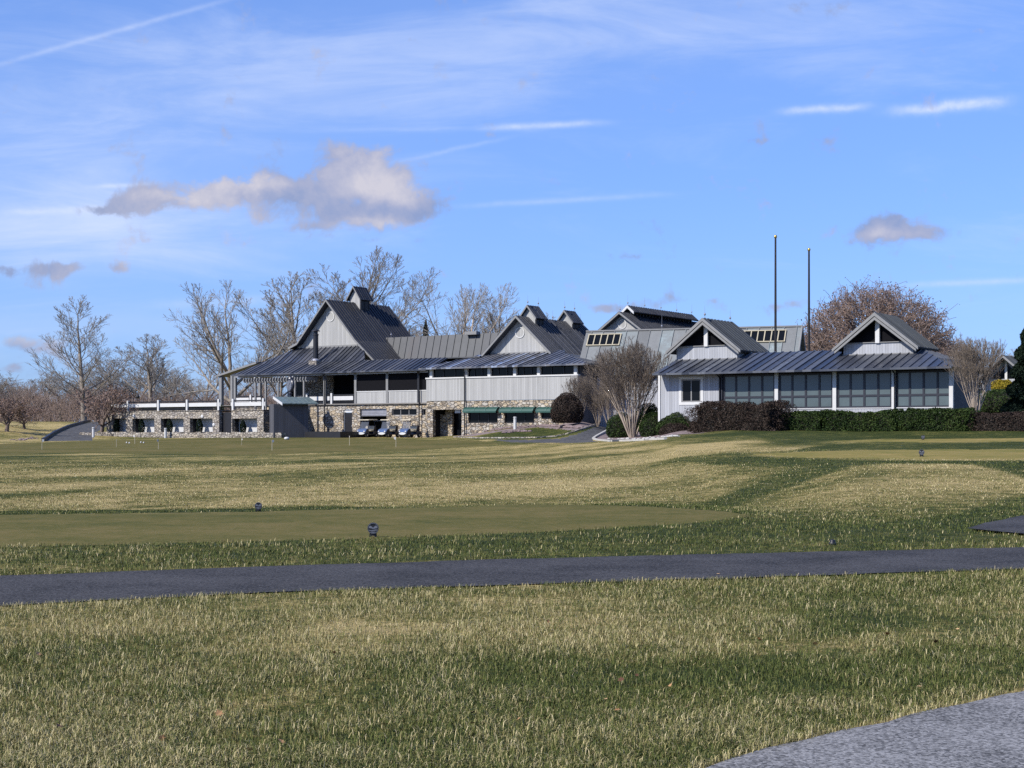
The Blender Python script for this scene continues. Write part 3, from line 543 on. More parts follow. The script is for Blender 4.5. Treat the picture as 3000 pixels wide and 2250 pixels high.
def gable(parent,uc,zp,vf,vb,left,right,wallv,wallz,mats,th=.2,sp=.5,board=.25,vent=True,wmat='siding',ribs=True):
    """front gable: left/right are profiles [(du,z),...] going down from the ridge"""
    out=[]
    for sgn,pr in ((-1,left),(1,right)):
        mb=MB(); pts=[(uc,zp)]+[(uc+sgn*d,z) for d,z in pr]
        for (x0,z0),(x1,z1) in zip(pts[:-1],pts[1:]):
            roof_poly(mb,[(x0,vf,z0),(x0,vb,z0),(x1,vb,z1),(x1,vf,z1)],(0,1,0),sp,th)
        part(mb,'gable_roof',mats[0],parent)
        for y0,dy in ((vf-.07,.068),(vb+.07,-.068)):
            mb=MB(); top=[(x,y0,z+.03) for x,z in pts]; bot=[(x,y0,z-board+.03) for x,z in pts]; off=Vector((0,dy,0)); n=len(pts)
            A=[Vector(p) for p in top]; B=[Vector(p) for p in bot]
            for i in range(n-1):
                mb.face(A[i],A[i+1],B[i+1],B[i]); mb.face(A[i]+off,B[i]+off,B[i+1]+off,A[i+1]+off); mb.face(A[i],A[i]+off,A[i+1]+off,A[i+1]); mb.face(B[i],B[i+1],B[i+1]+off,B[i]+off)
            mb.face(A[0],B[0],B[0]+off,A[0]+off); mb.face(A[-1],A[-1]+off,B[-1]+off,B[-1]); part(mb,'rake_board',M['trim'],parent)
    def zat(pr,d):
        x=[0]+[p[0] for p in pr]; z=[zp]+[p[1] for p in pr]; return float(np.interp(d,x,z))
    dl=float(np.interp(-wallz,[-zp]+[-z for _,z in left],[0]+[d for d,_ in left])); dr=float(np.interp(-wallz,[-zp]+[-z for _,z in right],[0]+[d for d,_ in right]))
    mb=MB(); mb.slab([(uc-dl,wallv,wallz-.22),(uc+dr,wallv,wallz-.22),(uc,wallv,zp-.22)],(0,.2,0)); part(mb,'gable_wall',M[wmat],parent)
    if vent:
        mb=MB(); n=20; c=(uc,wallv-.03,zp-2.0 if vent is True else vent); 
        for k in range(n):
            t0=2*math.pi*k/n;t1=2*math.pi*(k+1)/n
            mb.bar((c[0]+.52*math.cos(t0),c[1],c[2]+.52*math.sin(t0)),(c[0]+.52*math.cos(t1),c[1],c[2]+.52*math.sin(t1)),.09,.07,(0,1,0))
        part(mb,'round_vent',M['white'],parent)
P1=[(4.25,10.75),(6.95,8.42)]
gable(club,-17.36,15.43,4.3,15.6,[(4.3,10.7),(5.6,10.2)],P1,5.1,10.2,(M['roof_side'],),vent=13.55)
P2=[(4.25,8.5)]
gable(club,8.72,12.43,3.5,16.5,P2,[(4.25,8.5)],4.3,8.6,(M['roof_side2'],),vent=10.75)
mb=MB(); mb.slab([(-23.2,6.25,8.3),(-11.2,6.25,8.3),(-13.3,6.25,10.5),(-21.4,6.25,10.5)],(0,.2,0)); part(mb,'lower_gable_wall',M['siding'])
part(MB().box(8.72-3.6,8.72+3.6,4.22,4.28,8.5,8.75),'flashing',M['trim'])
part(MB().box(-17.36-3.9,-17.36+3.9,5.02,5.08,10.05,10.3),'flashing',M['trim'])
mb=MB(); roof_poly(mb,[(.25,-1.6,7.08),(20.43,-1.6,7.08),(14.2,3.9,8.52),(3.6,3.9,8.52)],(1,0,0),.62)
roof_poly(mb,[(3.6,3.9,8.52),(14.2,3.9,8.52),(13.6,5.05,8.84),(4.6,5.05,8.84)],(1,0,0),.62)
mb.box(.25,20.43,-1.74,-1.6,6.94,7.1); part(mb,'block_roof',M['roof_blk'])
mb=MB(); roof_poly(mb,[(20.43,-1.6,7.08),(20.43,15,7.08),(12.9,15,8.5),(12.9,5.0,8.5),(14.2,3.9,8.5)],(0,1,0),.62); part(mb,'side_shed_roof',M['roof_con'])
mb=MB(); mb.slab([(.25,-1.6,7.08),(3.6,3.9,8.52),(3.6,3.9,7.2),(.25,-1.6,6.95)],(.05,0,0)); part(mb,'roof_flashing',M['roof_side'])
# cupolas
def cupola(uc,vc,w,dep,zb,ze,zp,ov,mat,rods=True):
    mb=MB(); mb.slab([(uc-w/2,vc-dep/2,zb),(uc+w/2,vc-dep/2,zb),(uc+w/2,vc-dep/2,ze),(uc,vc-dep/2,zp-.15),(uc-w/2,vc-dep/2,ze)],(0,dep,0)); c=part(mb,'cupola',M['siding'])
    mb=MB(); z=zb+.1
    for s in (-1,1):
        x=uc+s*(w/2+.012)
        mb.box(x-.01,x+.01,vc-dep*.45,vc+dep*.45,z,ze-.02)
        for k in range(int((ze-z-.1)/.15)): mb.box(x-.01,x+s*.07,vc-dep*.43,vc+dep*.43,z+.06+k*.15,z+.11+k*.15)
        for y in (vc-dep*.45,vc,vc+dep*.45-.05): mb.box(x-.01,x+s*.085,y-.03,y+.03,z,ze-.02)
    part(mb,'louver',M['louver'],c)
    mb=MB(); hw=w/2+ov; k=(zp-ze)/(w/2); zl=zp-k*hw
    for s in (-1,1): roof_poly(mb,[(uc,vc-dep/2-ov,zp),(uc,vc+dep/2+ov,zp),(uc+s*hw,vc+dep/2+ov,zl),(uc+s*hw,vc-dep/2-ov,zl)],(0,1,0),.42,.1,(.05,.06))
    part(mb,'cupola_roof',mat,c)
    mb=MB()
    for s in (-1,1): mb.slab([(uc,vc-dep/2-ov-.05,zp+.03),(uc+s*hw,vc-dep/2-ov-.05,zl+.03),(uc+s*hw,vc-dep/2-ov-.05,zl-.2),(uc,vc-dep/2-ov-.05,zp-.2)],(0,.048,0))
    part(mb,'rake_board',M['trim'],c)
    if rods:
        for y in (vc-dep/2-ov*.6,vc+dep/2+ov*.6): rod(club,uc,y,zp)
def rod(parent,x,y,z,h=1.0):
    mb=MB(); mb.tube((x,y,z-.05),(x,y,z+h),.018,.008,5); mb.lathe([(.01,z+.22),(.075,z+.27),(.09,z+.33),(.075,z+.39),(.01,z+.44)],(x,y,0),8); part(mb,'lightning_rod',M['grey'],parent)
v0,z0=C.pu(1033.5,838,-17.36); cupola(-17.36,v0+.35+.9,1.5,1.75,14.2,z0-1.1,z0,.33,M['roof_side'],False)
v0,z0=C.pu(1543,893.4,8.72); cupola(8.72,v0+.35+.85,1.55,1.6,11.4,z0-.95,z0,.35,M['roof_side2']); 
v1,z1=C.pu(1651.6,908.3,8.72); cupola(8.72,v1+.35+.85,1.55,1.6,11.4,z1-.95,z1,.35,M['roof_side2'])
rod(club,8.72,(v0+v1)/2+1.4,12.43); rod(club,8.72,3.6,12.43,.8); rod(club,8.72,16.2,12.43); rod(club,-12.6,10,11.3,.6)
# chimney
u0,z0=C.pl(925,1062,2.2); zt=C.z(925,968,2.2); mb=MB(); mb.lathe([(.29,z0-.2),(.29,zt-.55),(.33,zt-.55),(.33,zt-.4),(.24,zt-.4),(.24,zt-.12),(.5,zt-.1),(.42,zt),(.08,zt+.12),(.03,zt+.4)],(u0,2.2,0),16); ch=part(mb,'chimney_flue',M['darkmetal'],smooth=False)
mb=MB(); mb.box(u0-.55,u0+.55,1.65,2.75,z0-.6,z0+.2); part(mb,'chimney_base',M['stone_t'],ch); mb=MB(); mb.lathe([(.42,z0+.2),(.40,z0+.3),(.3,z0+.42)],(u0,2.2,0),16); part(mb,'storm_collar',M['grey'],ch)
# gutters' downspouts and eave floodlights
for px,v,zt,zb in ((951,-.3,6.9,0.2),(1228,-.3,6.9,.1),(1361,-1.2,7.0,-.1)):
    x=C.u(px,v); mb=MB(); mb.tube((x,v-.35 if v<-1 else v-.4,zt),(x,v,zt-.4),.06,.06,8); mb.tube((x,v,zt-.4),(x,v,zb),.06,.06,8); part(mb,'downspout',M['darkmetal'])
for px in (747,836,858): 
    x=C.u(px,-.6); z=6.75; mb=MB(); mb.tube((x,-.6,z-.05),(x,-.6,z+.2),.03,.03,6); mb.lathe([(.07,z-.42),(.14,z-.34),(.15,z-.15),(.06,z-.03)],(x,-.6,0),10); part(mb,'floodlight',M['white'])
# pergola of pale slats over the porch front
ua,ub=C.u(714,-1.6),C.u(904,-1.6); zp=C.z(810,1116,-1.6)
perg=empty('pergola',C.world((ua+ub)/2,-1.6,1.9),C.rz(),'pale slatted pergola canopy on slim white posts in front of the porch','pergola')
W=(ub-ua)/2; zz=zp-1.9; mb=MB(); mb.box(-W,W,-.05,.05,zz-.12,zz-.0); mb.box(-W,W,1.25,1.35,zz-.12,zz-.0); part(mb,'beam',M['trim'],perg)
mb=MB(); n=24
for k in range(n): x=-W+2*W*(k+.5)/n; mb.slab([(x-.07,-.3,zz+.004),(x+.04,-.3,zz+.004),(x+.14,-.3,zz+.36),(x+.03,-.3,zz+.36)],(0,2.0,0))
part(mb,'slat',M['trim'],perg)
for px in (748,815,864,778,890): x=C.u(px,-1.6)-(ua+ub)/2; part(MB().box(x-.09,x+.09,-.048,.13,0,zz-.12),'post',M['trim'],perg)

# ------------------------------------------------------------------ terrace
T=C; tz=2.85
ter=empty('stone_terrace',C.world(-28.5,-7,0),C.rz(),'grey fieldstone terrace with recessed niches and a white board railing on top','terrace')
def tl(px,v=-7): return C.u(px,v)+28.5
nich=[(329,369),(388,452),(471,537.5),(556.5,623),(680,753)]
ops=[(tl(a),tl(b),.45,C.z((a+b)/2,1226,-7)) for a,b in nich]; stair=(tl(642),tl(678),-.2,9)
mb=MB(); mb.wall(tl(312),tl(772),-.3,tz,0,.45,ops+[stair]); part(mb,'stone_wall',M['stone_t'],ter)
mb=MB(); mb.box(tl(772)-.45,tl(772)-.004,.46,6.5,-.3,tz-.002); mb.box(tl(312)+.004,tl(312)+.45,.46,6.5,-.3,tz-.002); part(mb,'end_wall',M['stone_t'],ter)
mb=MB(); mb.box(tl(312)+.46,tl(772)-.46,1.05,1.25,-.3,tz-.16); part(mb,'niche_back_wall',M['white'],ter)
for a,b in zip([tl(312)+.45]+[o[1]+.02 for o in ops],[o[0]-.02 for o in ops]+[tl(772)-.45]): 
    if b-a>.1: part(MB().box(a,b,.46,1.04,-.3,tz-.16),'niche_side_wall',M['darkmetal'],ter)
mb=MB(); mb.box(tl(312)-.05,tl(642),-.08,6.9,tz+.004,tz+.09); mb.box(tl(642)+.002,tl(678)-.002,2.8,6.9,tz+.004,tz+.09); mb.box(tl(678),tl(772)+.05,-.08,6.9,tz+.004,tz+.09); part(mb,'terrace_floor',M['stone_t'],ter)
mb=MB(); 
for k in range(9): mb.box(tl(642)+.1,tl(678)-.1,.3+.27*k,.3+.27*(k+1)-.003,-.2,.4+.28*k)
part(mb,'stair',M['darkmetal'],ter)
railing(tl(316),tl(642),.15,tz+.08,ter,[tl(372),tl(461.5),tl(545.6),tl(638)],(.42,.82))
railing(tl(677),tl(774),.15,tz+.08,ter,[tl(680),tl(769)],(.42,.82))
mb=MB()
for k in range(4): mb.bar((tl(645),.3,tz+.3+.22*k),(tl(676),.3,tz+.3+.22*k),.05,.05)
part(mb,'stair_gate',M['darkmetal'],ter)
for px,py in ((391,1219),(591,1220),(625,1244)): x,z=C.pl(px,py,-7.1); mb=MB(); mb.lathe([(.02,-.12),(.17,-.08),(.17,.0)],(x+28.5,0,z),12,'y'); part(mb,'wall_light',M['white'],ter)
# low dry stone walls in front
dw=empty('dwarf_wall',C.world(-30,-8.5,0),C.rz(),'low dry stone retaining wall along the foot of the terrace','wall')
a,b=C.u(238,-8.5)+30,C.u(830,-8.5)+30; mb=MB(); n=40; rr=random.Random(3)
for k in range(n): mb.box(a+(b-a)*k/n,a+(b-a)*(k+1)/n-.002,-.25-rr.random()*.06,.3+rr.random()*.1,-.6,.5+rr.random()*.1)
part(mb,'stone_courses',M['stone_t'],dw)
pw=empty('planter_wall',C.world(-10,-5.5,0),C.rz(),'low shadow-dark retaining wall of a planting bed beside the dark kiosk','wall')
a,b=C.u(831,-6)+10,C.u(1004,-5.6)+10; mb=MB(); mb.box(a,b,-.5,-.2,-.4,.62); mb.box(b-.3,b-.003,-.198,4.5,-.4,.62); part(mb,'wall_face',M['darkmetal'],pw)  # stone wall in shadow; the shadow is given as a dark colour
mb=MB(); mb.box(a,b-.31,-.19,4.4,-.3,.5); part(mb,'soil',M['mulch'],pw)

# ------------------------------------------------------------------ kiosk
K=Frame(802,154.8,1.0,-27)
kio=empty('kiosk',K.loc(),K.rz(),'dark boarded kiosk with a low green metal roof below the porch','kiosk')
kw=K.u(903,0); kz=K.z(860,1184,0)
mb=MB(); mb.wall(0,kw,-.2,kz,0,.2); mb.wall(0,kw,-.2,kz,1.2,.2); part(mb,'wall',M['kiosk'],kio)
mb=MB(); mb.box(.004,.2,.202,1.198,-.2,kz); mb.box(kw-.2,kw-.004,.202,1.198,-.2,kz); part(mb,'side_wall',M['kiosk'],kio)
mb=MB(); x0=K.u(828,-.6); x1=K.u(934,-.6); zt=kz+.62
roof_poly(mb,[(x0,-.6,kz+.06),(x1,-.6,kz+.06),(x1,2.4,kz+.8),(x0,2.4,kz+.8)],(1,0,0),.55,.1,(.04,.05)); part(mb,'roof',M['greenroof'],kio)
mb=MB(); mb.slab([(x0-.06,-.62,kz+.1),(x0-.06,2.42,kz+.85),(x0-.06,2.42,kz+.6),(x0-.06,-.62,kz-.17)],(.058,0,0)); part(mb,'fascia',M['white'],kio)
# post clock
u0,z0=C.pl(851,1129,-4.2)
clk=empty('post_clock',C.world(u0,-4.2,0),C.rz()-.35,'dark navy post clock standing behind the kiosk roof','clock')
mb=MB(); mb.lathe([(.26,.3),(.26,1.2),(.16,1.35),(.13,z0-1.0),(.2,z0-.85),(.1,z0-.7)],n=14); part(mb,'post',M['navy'],clk)
mb=MB(); mb.lathe([(.05,-.17),(.62,-.17),(.72,-.08),(.72,.08),(.62,.17),(.05,.17)],(0,0,z0),24,'y'); mb.lathe([(.28,z0+.68),(.2,z0+.85),(.05,z0+1.0),(.05,z0+1.15)],n=10); hd=part(mb,'clock_case',M['navy'],clk)
mb=MB(); mb.lathe([(.01,-.185),(.56,-.185),(.56,-.172)],(0,0,z0),24,'y'); part(mb,'dial',M['signgrey'],hd)
mb=MB(); mb.bar((0,-.195,z0),(.22,-.195,z0+.28),.05,.015,(0,1,0)); mb.bar((0,-.2,z0),(-.02,-.2,z0-.42),.04,.012,(0,1,0))
for k in range(12): t=k*math.pi/6; mb.bar((.44*math.sin(t),-.192,z0+.44*math.cos(t)),(.53*math.sin(t),-.192,z0+.53*math.cos(t)),.035,.012,(0,1,0))
part(mb,'clock_hands',M['signblk'],hd)

# ------------------------------------------------------------------ right-hand building
R=Frame(1932,118,2.0,33.8)
pav=empty('pavilion',R.loc(),R.rz(),'single storey grey pavilion with a long glazed front and two open gabled dormers','building')
rp=[R.u(p,0) for p in (1932,2112,2275,2445,2618,2793)]; zb=1.0; zs=R.z(2300,1199,0); zt=4.05
rw=cop(1997,2053,1111,1178,0,R)
mb=MB(); mb.wall(0,rp[1],zb-.6,zt,0,.25,[rw]); part(mb,'siding_wall',M['siding_r'],pav)
mb=MB(); mb.wall(rp[1],rp[5],zb-.6,zs,0,.25); part(mb,'siding_wall',M['siding_r'],pav)
mb=MB(); mb.box(rp[5]-.25,rp[5]-.003,.254,6,zb-.6,zt); part(mb,'side_wall',M['kiosk'],pav)  # siding's shaded end, its shade painted in with dark boards
mb=MB(); mb.box(.003,.25,.254,9,zb-.6,zt); part(mb,'side_wall',M['siding_r'],pav)
w=window(rw,-.05,2,M['trim'],M['glass'],.06,.1,parent=pav); a,b,c,d=rw; mb=MB()
mb.box(a-.22,a,-.04,.03,c-.22,d+.2); mb.box(b,b+.22,-.04,.03,c-.22,d+.2); mb.box(a,b,-.04,.03,d,d+.2); mb.box(a,b,-.04,.03,c-.22,c); part(mb,'frame',M['white'],w)
for i in range(1,5):
    o=(rp[i]+.14,rp[i+1]-.14,zs+.03,zt-.1); zh=R.z((2112+2793)/2,1160,0)
    window(o,.0,4,M['mullion'],M['blind'],.08,.15,parent=pav,hbar=[zh])
    part(MB().box(o[0]-.1,o[1]+.1,-.04,.2,zs+.002,zs+.06),'sill',M['white'],pav)
for i in (1,2,3,4,5):
    x=rp[i]-(.15 if i==5 else 0); part(MB().box(x-.14,x+.14,-.06,.2,zb-.5,zt-.05),'post',M['mullion'] if i==1 else M['white'],pav)
part(MB().box(-.08,.1,-.08,.1,zb-.6,zt),'post',M['white'],pav)
for px in (2108,2621): x=R.u(px,-.15); mb=MB(); mb.tube((x,-.9,4.1),(x,-.15,3.75),.055,.055,8); mb.tube((x,-.15,3.75),(x,-.15,zb-.4),.055,.055,8); part(mb,'downspout',M['darkmetal'],pav)
M['roof_r']=roof_mat('pavilion_roof_metal',0,.66,[(.034,.039,.052),(.055,.06,.076),(.078,.085,.103),(.105,.112,.13),(.21,.245,.285)],.4,.42)  # lightest stop imitates panels reflecting the sky
mb=MB(); roof_poly(mb,[(.1,-1.25,4.12),(23.5,-1.25,4.12),(19.4,4.2,5.8),(.0,4.2,5.8)],(1,0,0),.66); mb.box(.1,23.5,-1.37,-1.25,3.99,4.14); part(mb,'roof',M['roof_r'],pav)
mb=MB(); roof_poly(mb,[(23.5,-1.25,4.12),(23.5,9.4,4.12),(19.4,4.2,5.8)],(0,1,0),.66); part(mb,'roof',M['roof_r'],pav)
mb=MB(); roof_poly(mb,[(23.5,9.4,4.12),(.0,9.4,4.12),(.0,4.2,5.8),(19.4,4.2,5.8)],(1,0,0),.66); part(mb,'roof',M['roof_r'],pav)
tx,tz_=R.pl(1911,1097,1.2); mb=MB(); roof_poly(mb,[(tx,1.2,tz_+.05),(tx,9.4,tz_+.05),(.3,9.4,5.78),(.3,1.2,5.78-.9)],(0,1,0),.66); part(mb,'roof',M['roof_side'],pav)
mb=MB(); mb.slab([(tx,1.1,tz_+.1),(.3,1.1,4.93),(.3,1.1,4.7),(tx,1.1,tz_-.12)],(0,.09,0)); part(mb,'rake_board',M['trim'],pav)
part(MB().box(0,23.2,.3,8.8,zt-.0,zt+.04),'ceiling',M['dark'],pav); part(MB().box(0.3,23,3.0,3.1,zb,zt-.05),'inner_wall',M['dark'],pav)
def dormer(uc,zp,vb,back):
    hw=3.25; zl=zp-2.6; k=2.6/hw
    for s in (-1,1):
        mb=MB(); roof_poly(mb,[(uc,2,zp),(uc,vb,zp),(uc+s*hw,vb+.2,zl),(uc+s*hw,2,zl)],(0,1,0),.6,.16); part(mb,'dormer_roof',M['roof_dorm'],pav)
        mb=MB(); mb.slab([(uc,1.92,zp+.03),(uc+s*(hw+.02),1.92,zl+.03),(uc+s*(hw+.02),1.92,zl-.2),(uc,1.92,zp-.24)],(0,.078,0)); part(mb,'rake_board',M['trim'],pav); mb=MB(); mb.slab([(uc,1.97,zp-.3),(uc+s*(hw-.15),1.97,zl-.14),(uc+s*(hw-.15),1.97,zl-.32),(uc,1.97,zp-.52)],(0,.12,0)); part(mb,'rake_trim',M['trim'],pav)
    z0=5.2; z1=zl+.42; w0=2.65; wz=lambda x:zp-k*x-.18
    mb=MB(); xx=(zp-.2-z1)/k; mb.slab([(uc-w0,2.7,z0),(uc+w0,2.7,z0),(uc+w0,2.7,min(z1,wz(w0))),(uc+min(xx,w0),2.7,z1),(uc-min(xx,w0),2.7,z1),(uc-w0,2.7,min(z1,wz(w0)))],(0,.2,0)); part(mb,'dormer_wall',M['siding_r'],pav)
    mb=MB(); mb.slab([(uc-xx+.02,2.86,z1+.01),(uc+xx-.02,2.86,z1+.01),(uc,2.86,zp-.25)],(0,.05,0)); part(mb,'dormer_screen',M['screen'],pav)
    part(MB().box(uc-.16,uc+.16,2.55,2.8,z1-.02,zp-.3),'dormer_post',M['white'],pav)
    part(MB().box(uc-w0-.05,uc+w0+.05,2.6,2.7,5.26,5.38),'flashing',M['trim'],pav); part(MB().box(uc-min(xx,w0)+.05,uc+min(xx,w0)-.05,2.6,2.7,z1,z1+.06),'dormer_sill',M['trim'],pav)
    for s in (-1,1): mb=MB(); mb.box(uc+s*w0-.1,uc+s*w0+.1,2.902,vb-.1,5.0,zl+.35); part(mb,'dormer_side_wall',M['siding_r'],pav)
dormer(2.75,8.54,7.6,0); dormer(16.77,8.35,6.6,0)
rod(pav,2.75,2.4,8.54); rod(pav,2.75,7.0,8.54)

# ------------------------------------------------------------------ hall with skylights, and the clerestory barn behind
Hh=Frame(1735,150,2.4,20.3); hall=empty('skylight_hall',Hh.loc(),Hh.rz(),'hall with a long patinated green-grey metal roof and framed skylights','building')
L=Hh.u(2352,0); zr=Hh.z(1735,970,0); zr=(zr+Hh.z(2350,955,0))/2; dz=4.6; dv=-3.6
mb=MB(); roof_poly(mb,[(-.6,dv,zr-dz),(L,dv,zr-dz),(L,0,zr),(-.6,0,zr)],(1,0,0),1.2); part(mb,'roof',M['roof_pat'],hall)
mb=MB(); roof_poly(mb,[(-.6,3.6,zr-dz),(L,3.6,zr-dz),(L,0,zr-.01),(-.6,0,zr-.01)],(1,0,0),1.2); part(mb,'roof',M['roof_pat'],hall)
part(MB().box(-.6,L,-.16,.16,zr-.06,zr+.07),'ridge_cap',M['trim'],hall)
mb=MB(); mb.box(.2,L-.6,dv+.5,3,-1,zr-dz+.1); part(mb,'wall',M['siding_r'],hall)
mb=MB(); mb.slab([(L-.5,dv+.3,zr-dz-.1),(L-.5,3.3,zr-dz-.1),(L-.5,0,zr-.3)],(.2,0,0)); part(mb,'gable_wall',M['louver'],hall)
mb=MB(); 
for s in (-1,1): mb.bar((L-.05,0,zr-.1),(L-.05,s*3.6,zr-dz-.1),.3,.12,(1,0,0))
for k in range(5): t=k/5; mb.bar((L-.25,-3.2*(1-t),zr-dz*(1-t)-.3),(L-.25,-3.2*(1-t)+2.0,zr-dz),.07,.07); mb.bar((L-.25,-3.2+1.2*k,zr-dz),(L-.25,min(3,-3.2+1.2*k+2),zr-dz+2.0-.3*k),.07,.07)
part(mb,'gable_lattice',M['trim'],hall)
nr=Vector((0,-dz,3.6)).normalized() ; nr=Vector((0,-dz,-dv)).normalized()
def sky(px0,px1,n):
    x0,x1=Hh.u(px0,-.9),Hh.u(px1,-.9); sl=Vector((0,dv,-dz)); p=lambda x,t:Vector((x,0,zr))+sl*t+nr*.02
    fr=MB(); gl=MB(); t0,t1=.10,.34
    gl.slab([p(x0,t0),p(x1,t0),p(x1,t1),p(x0,t1)],nr*.06)
    for k in range(n+1): x=x0+(x1-x0)*k/n; fr.bar(p(x,t0)+nr*.06,p(x,t1)+nr*.06,.10,.14,nr)
    for t in (t0,t1): fr.bar(p(x0-.07,t)+nr*.06,p(x1+.07,t)+nr*.06,.10,.16,nr)
    w=part(fr,'skylight',M['skyframe'],hall); part(gl,'pane',M['glass'],w)
sky(1722,1816,5); sky(2140,2300,8)
rod(hall,Hh.u(1939,0),0,zr,1.4)
B2=Frame(1814,178,2.4,33.8); barn=empty('clerestory_barn',B2.loc(),B2.rz(),'tall dark roofed barn with a raised clerestory roof along its ridge','building')
zp=B2.z(1814,914,0); ll,lz=B2.pl(1748,969,0); rl,rz_=B2.pl(1878,967,0); dd=(rl-ll)/2*1.9; zl=zp-(zp-(lz+rz_)/2)*1.9
uc=0; v_,z_=B2.pu(1838,895,0); vv2,_=B2.pu(2029,921,0)
gable(barn,0,zp,0,vv2+2,[(dd,zl)],[(dd,zl)],.8,zl+.2,(M['roof_side'],),vent=B2.z(1820,950,.8)); 
mb=MB(); mb.box(-dd+.5,dd-.5,1.1,vv2+1.5,-1,zl+.3); part(mb,'wall',M['siding'],barn)
x1,ze=B2.pl(1857,913,v_); k=(z_-ze)/x1
for s in (-1,1):
    mb=MB(); roof_poly(mb,[(0,v_,z_),(0,vv2,z_),(s*x1,vv2,ze),(s*x1,v_,ze)],(0,1,0),.6,.16); part(mb,'clerestory_roof',M['roof_side'],barn)
    mb=MB(); mb.slab([(0,v_-.06,z_+.03),(s*x1,v_-.06,ze+.03),(s*x1,v_-.06,ze-.3),(0,v_-.06,z_-.3)],(0,.058,0)); part(mb,'rake_board',M['white'],barn)
mb=MB(); xi=x1-.75; mb.slab([(-xi,v_+.8,zp-2.2),(xi,v_+.8,zp-2.2),(xi,v_+.8,ze+.2),(0,v_+.8,z_-.2),(-xi,v_+.8,ze+.2)],(0,vv2-v_-1.6,0)); part(mb,'clerestory_wall',M['siding'],barn)
mb=MB(); y=v_+.9
while y<vv2-.9: mb.box(xi,xi+.2,y,y+.14,zp-1.6,ze+.2); y+=.8
mb.box(xi,xi+.03,v_+.85,vv2-.85,zp-1.5,ze+.1); part(mb,'clerestory_window',M['louver'],barn)
for t in (0,.25,.5,.75,1): rod(barn,0,v_+(vv2-v_)*t*.98+.1,z_,1.3)
rod(barn,0,.2,zp,1.3)
# far cottage at the right edge
Q=Frame(2938,150,2.9,33.8); cot=empty('cottage',Q.loc(),Q.rz(),'small pale cottage gable half hidden behind the dark evergreen at the right edge','building')
zq=Q.z(2938,1041,0); zw=Q.z(2938,1090,0)
gable(cot,0,zq,0,7,[(2.6,zq-2.3)],[(2.6,zq-2.3)],1.3,zq-2.4,(M['roof_dorm'],),vent=False,wmat='siding_r'); mb=MB(); mb.wall(-2.4,2.4,-1.5,zq-2.4,1.35,.2); mb.box(2.2,2.395,1.56,7,-1.5,zq-2.5); part(mb,'wall',M['siding_r'],cot)
mb=MB(); mb.slab([(-1.6,1.27,zq-2.3),(1.6,1.27,zq-2.3),(0,1.27,zq-.75)],(0,.025,0)); part(mb,'gable_window',M['glass'],cot); part(MB().box(-.12,.12,1.1,1.265,zq-2.4,zq-.5),'post',M['white'],cot)

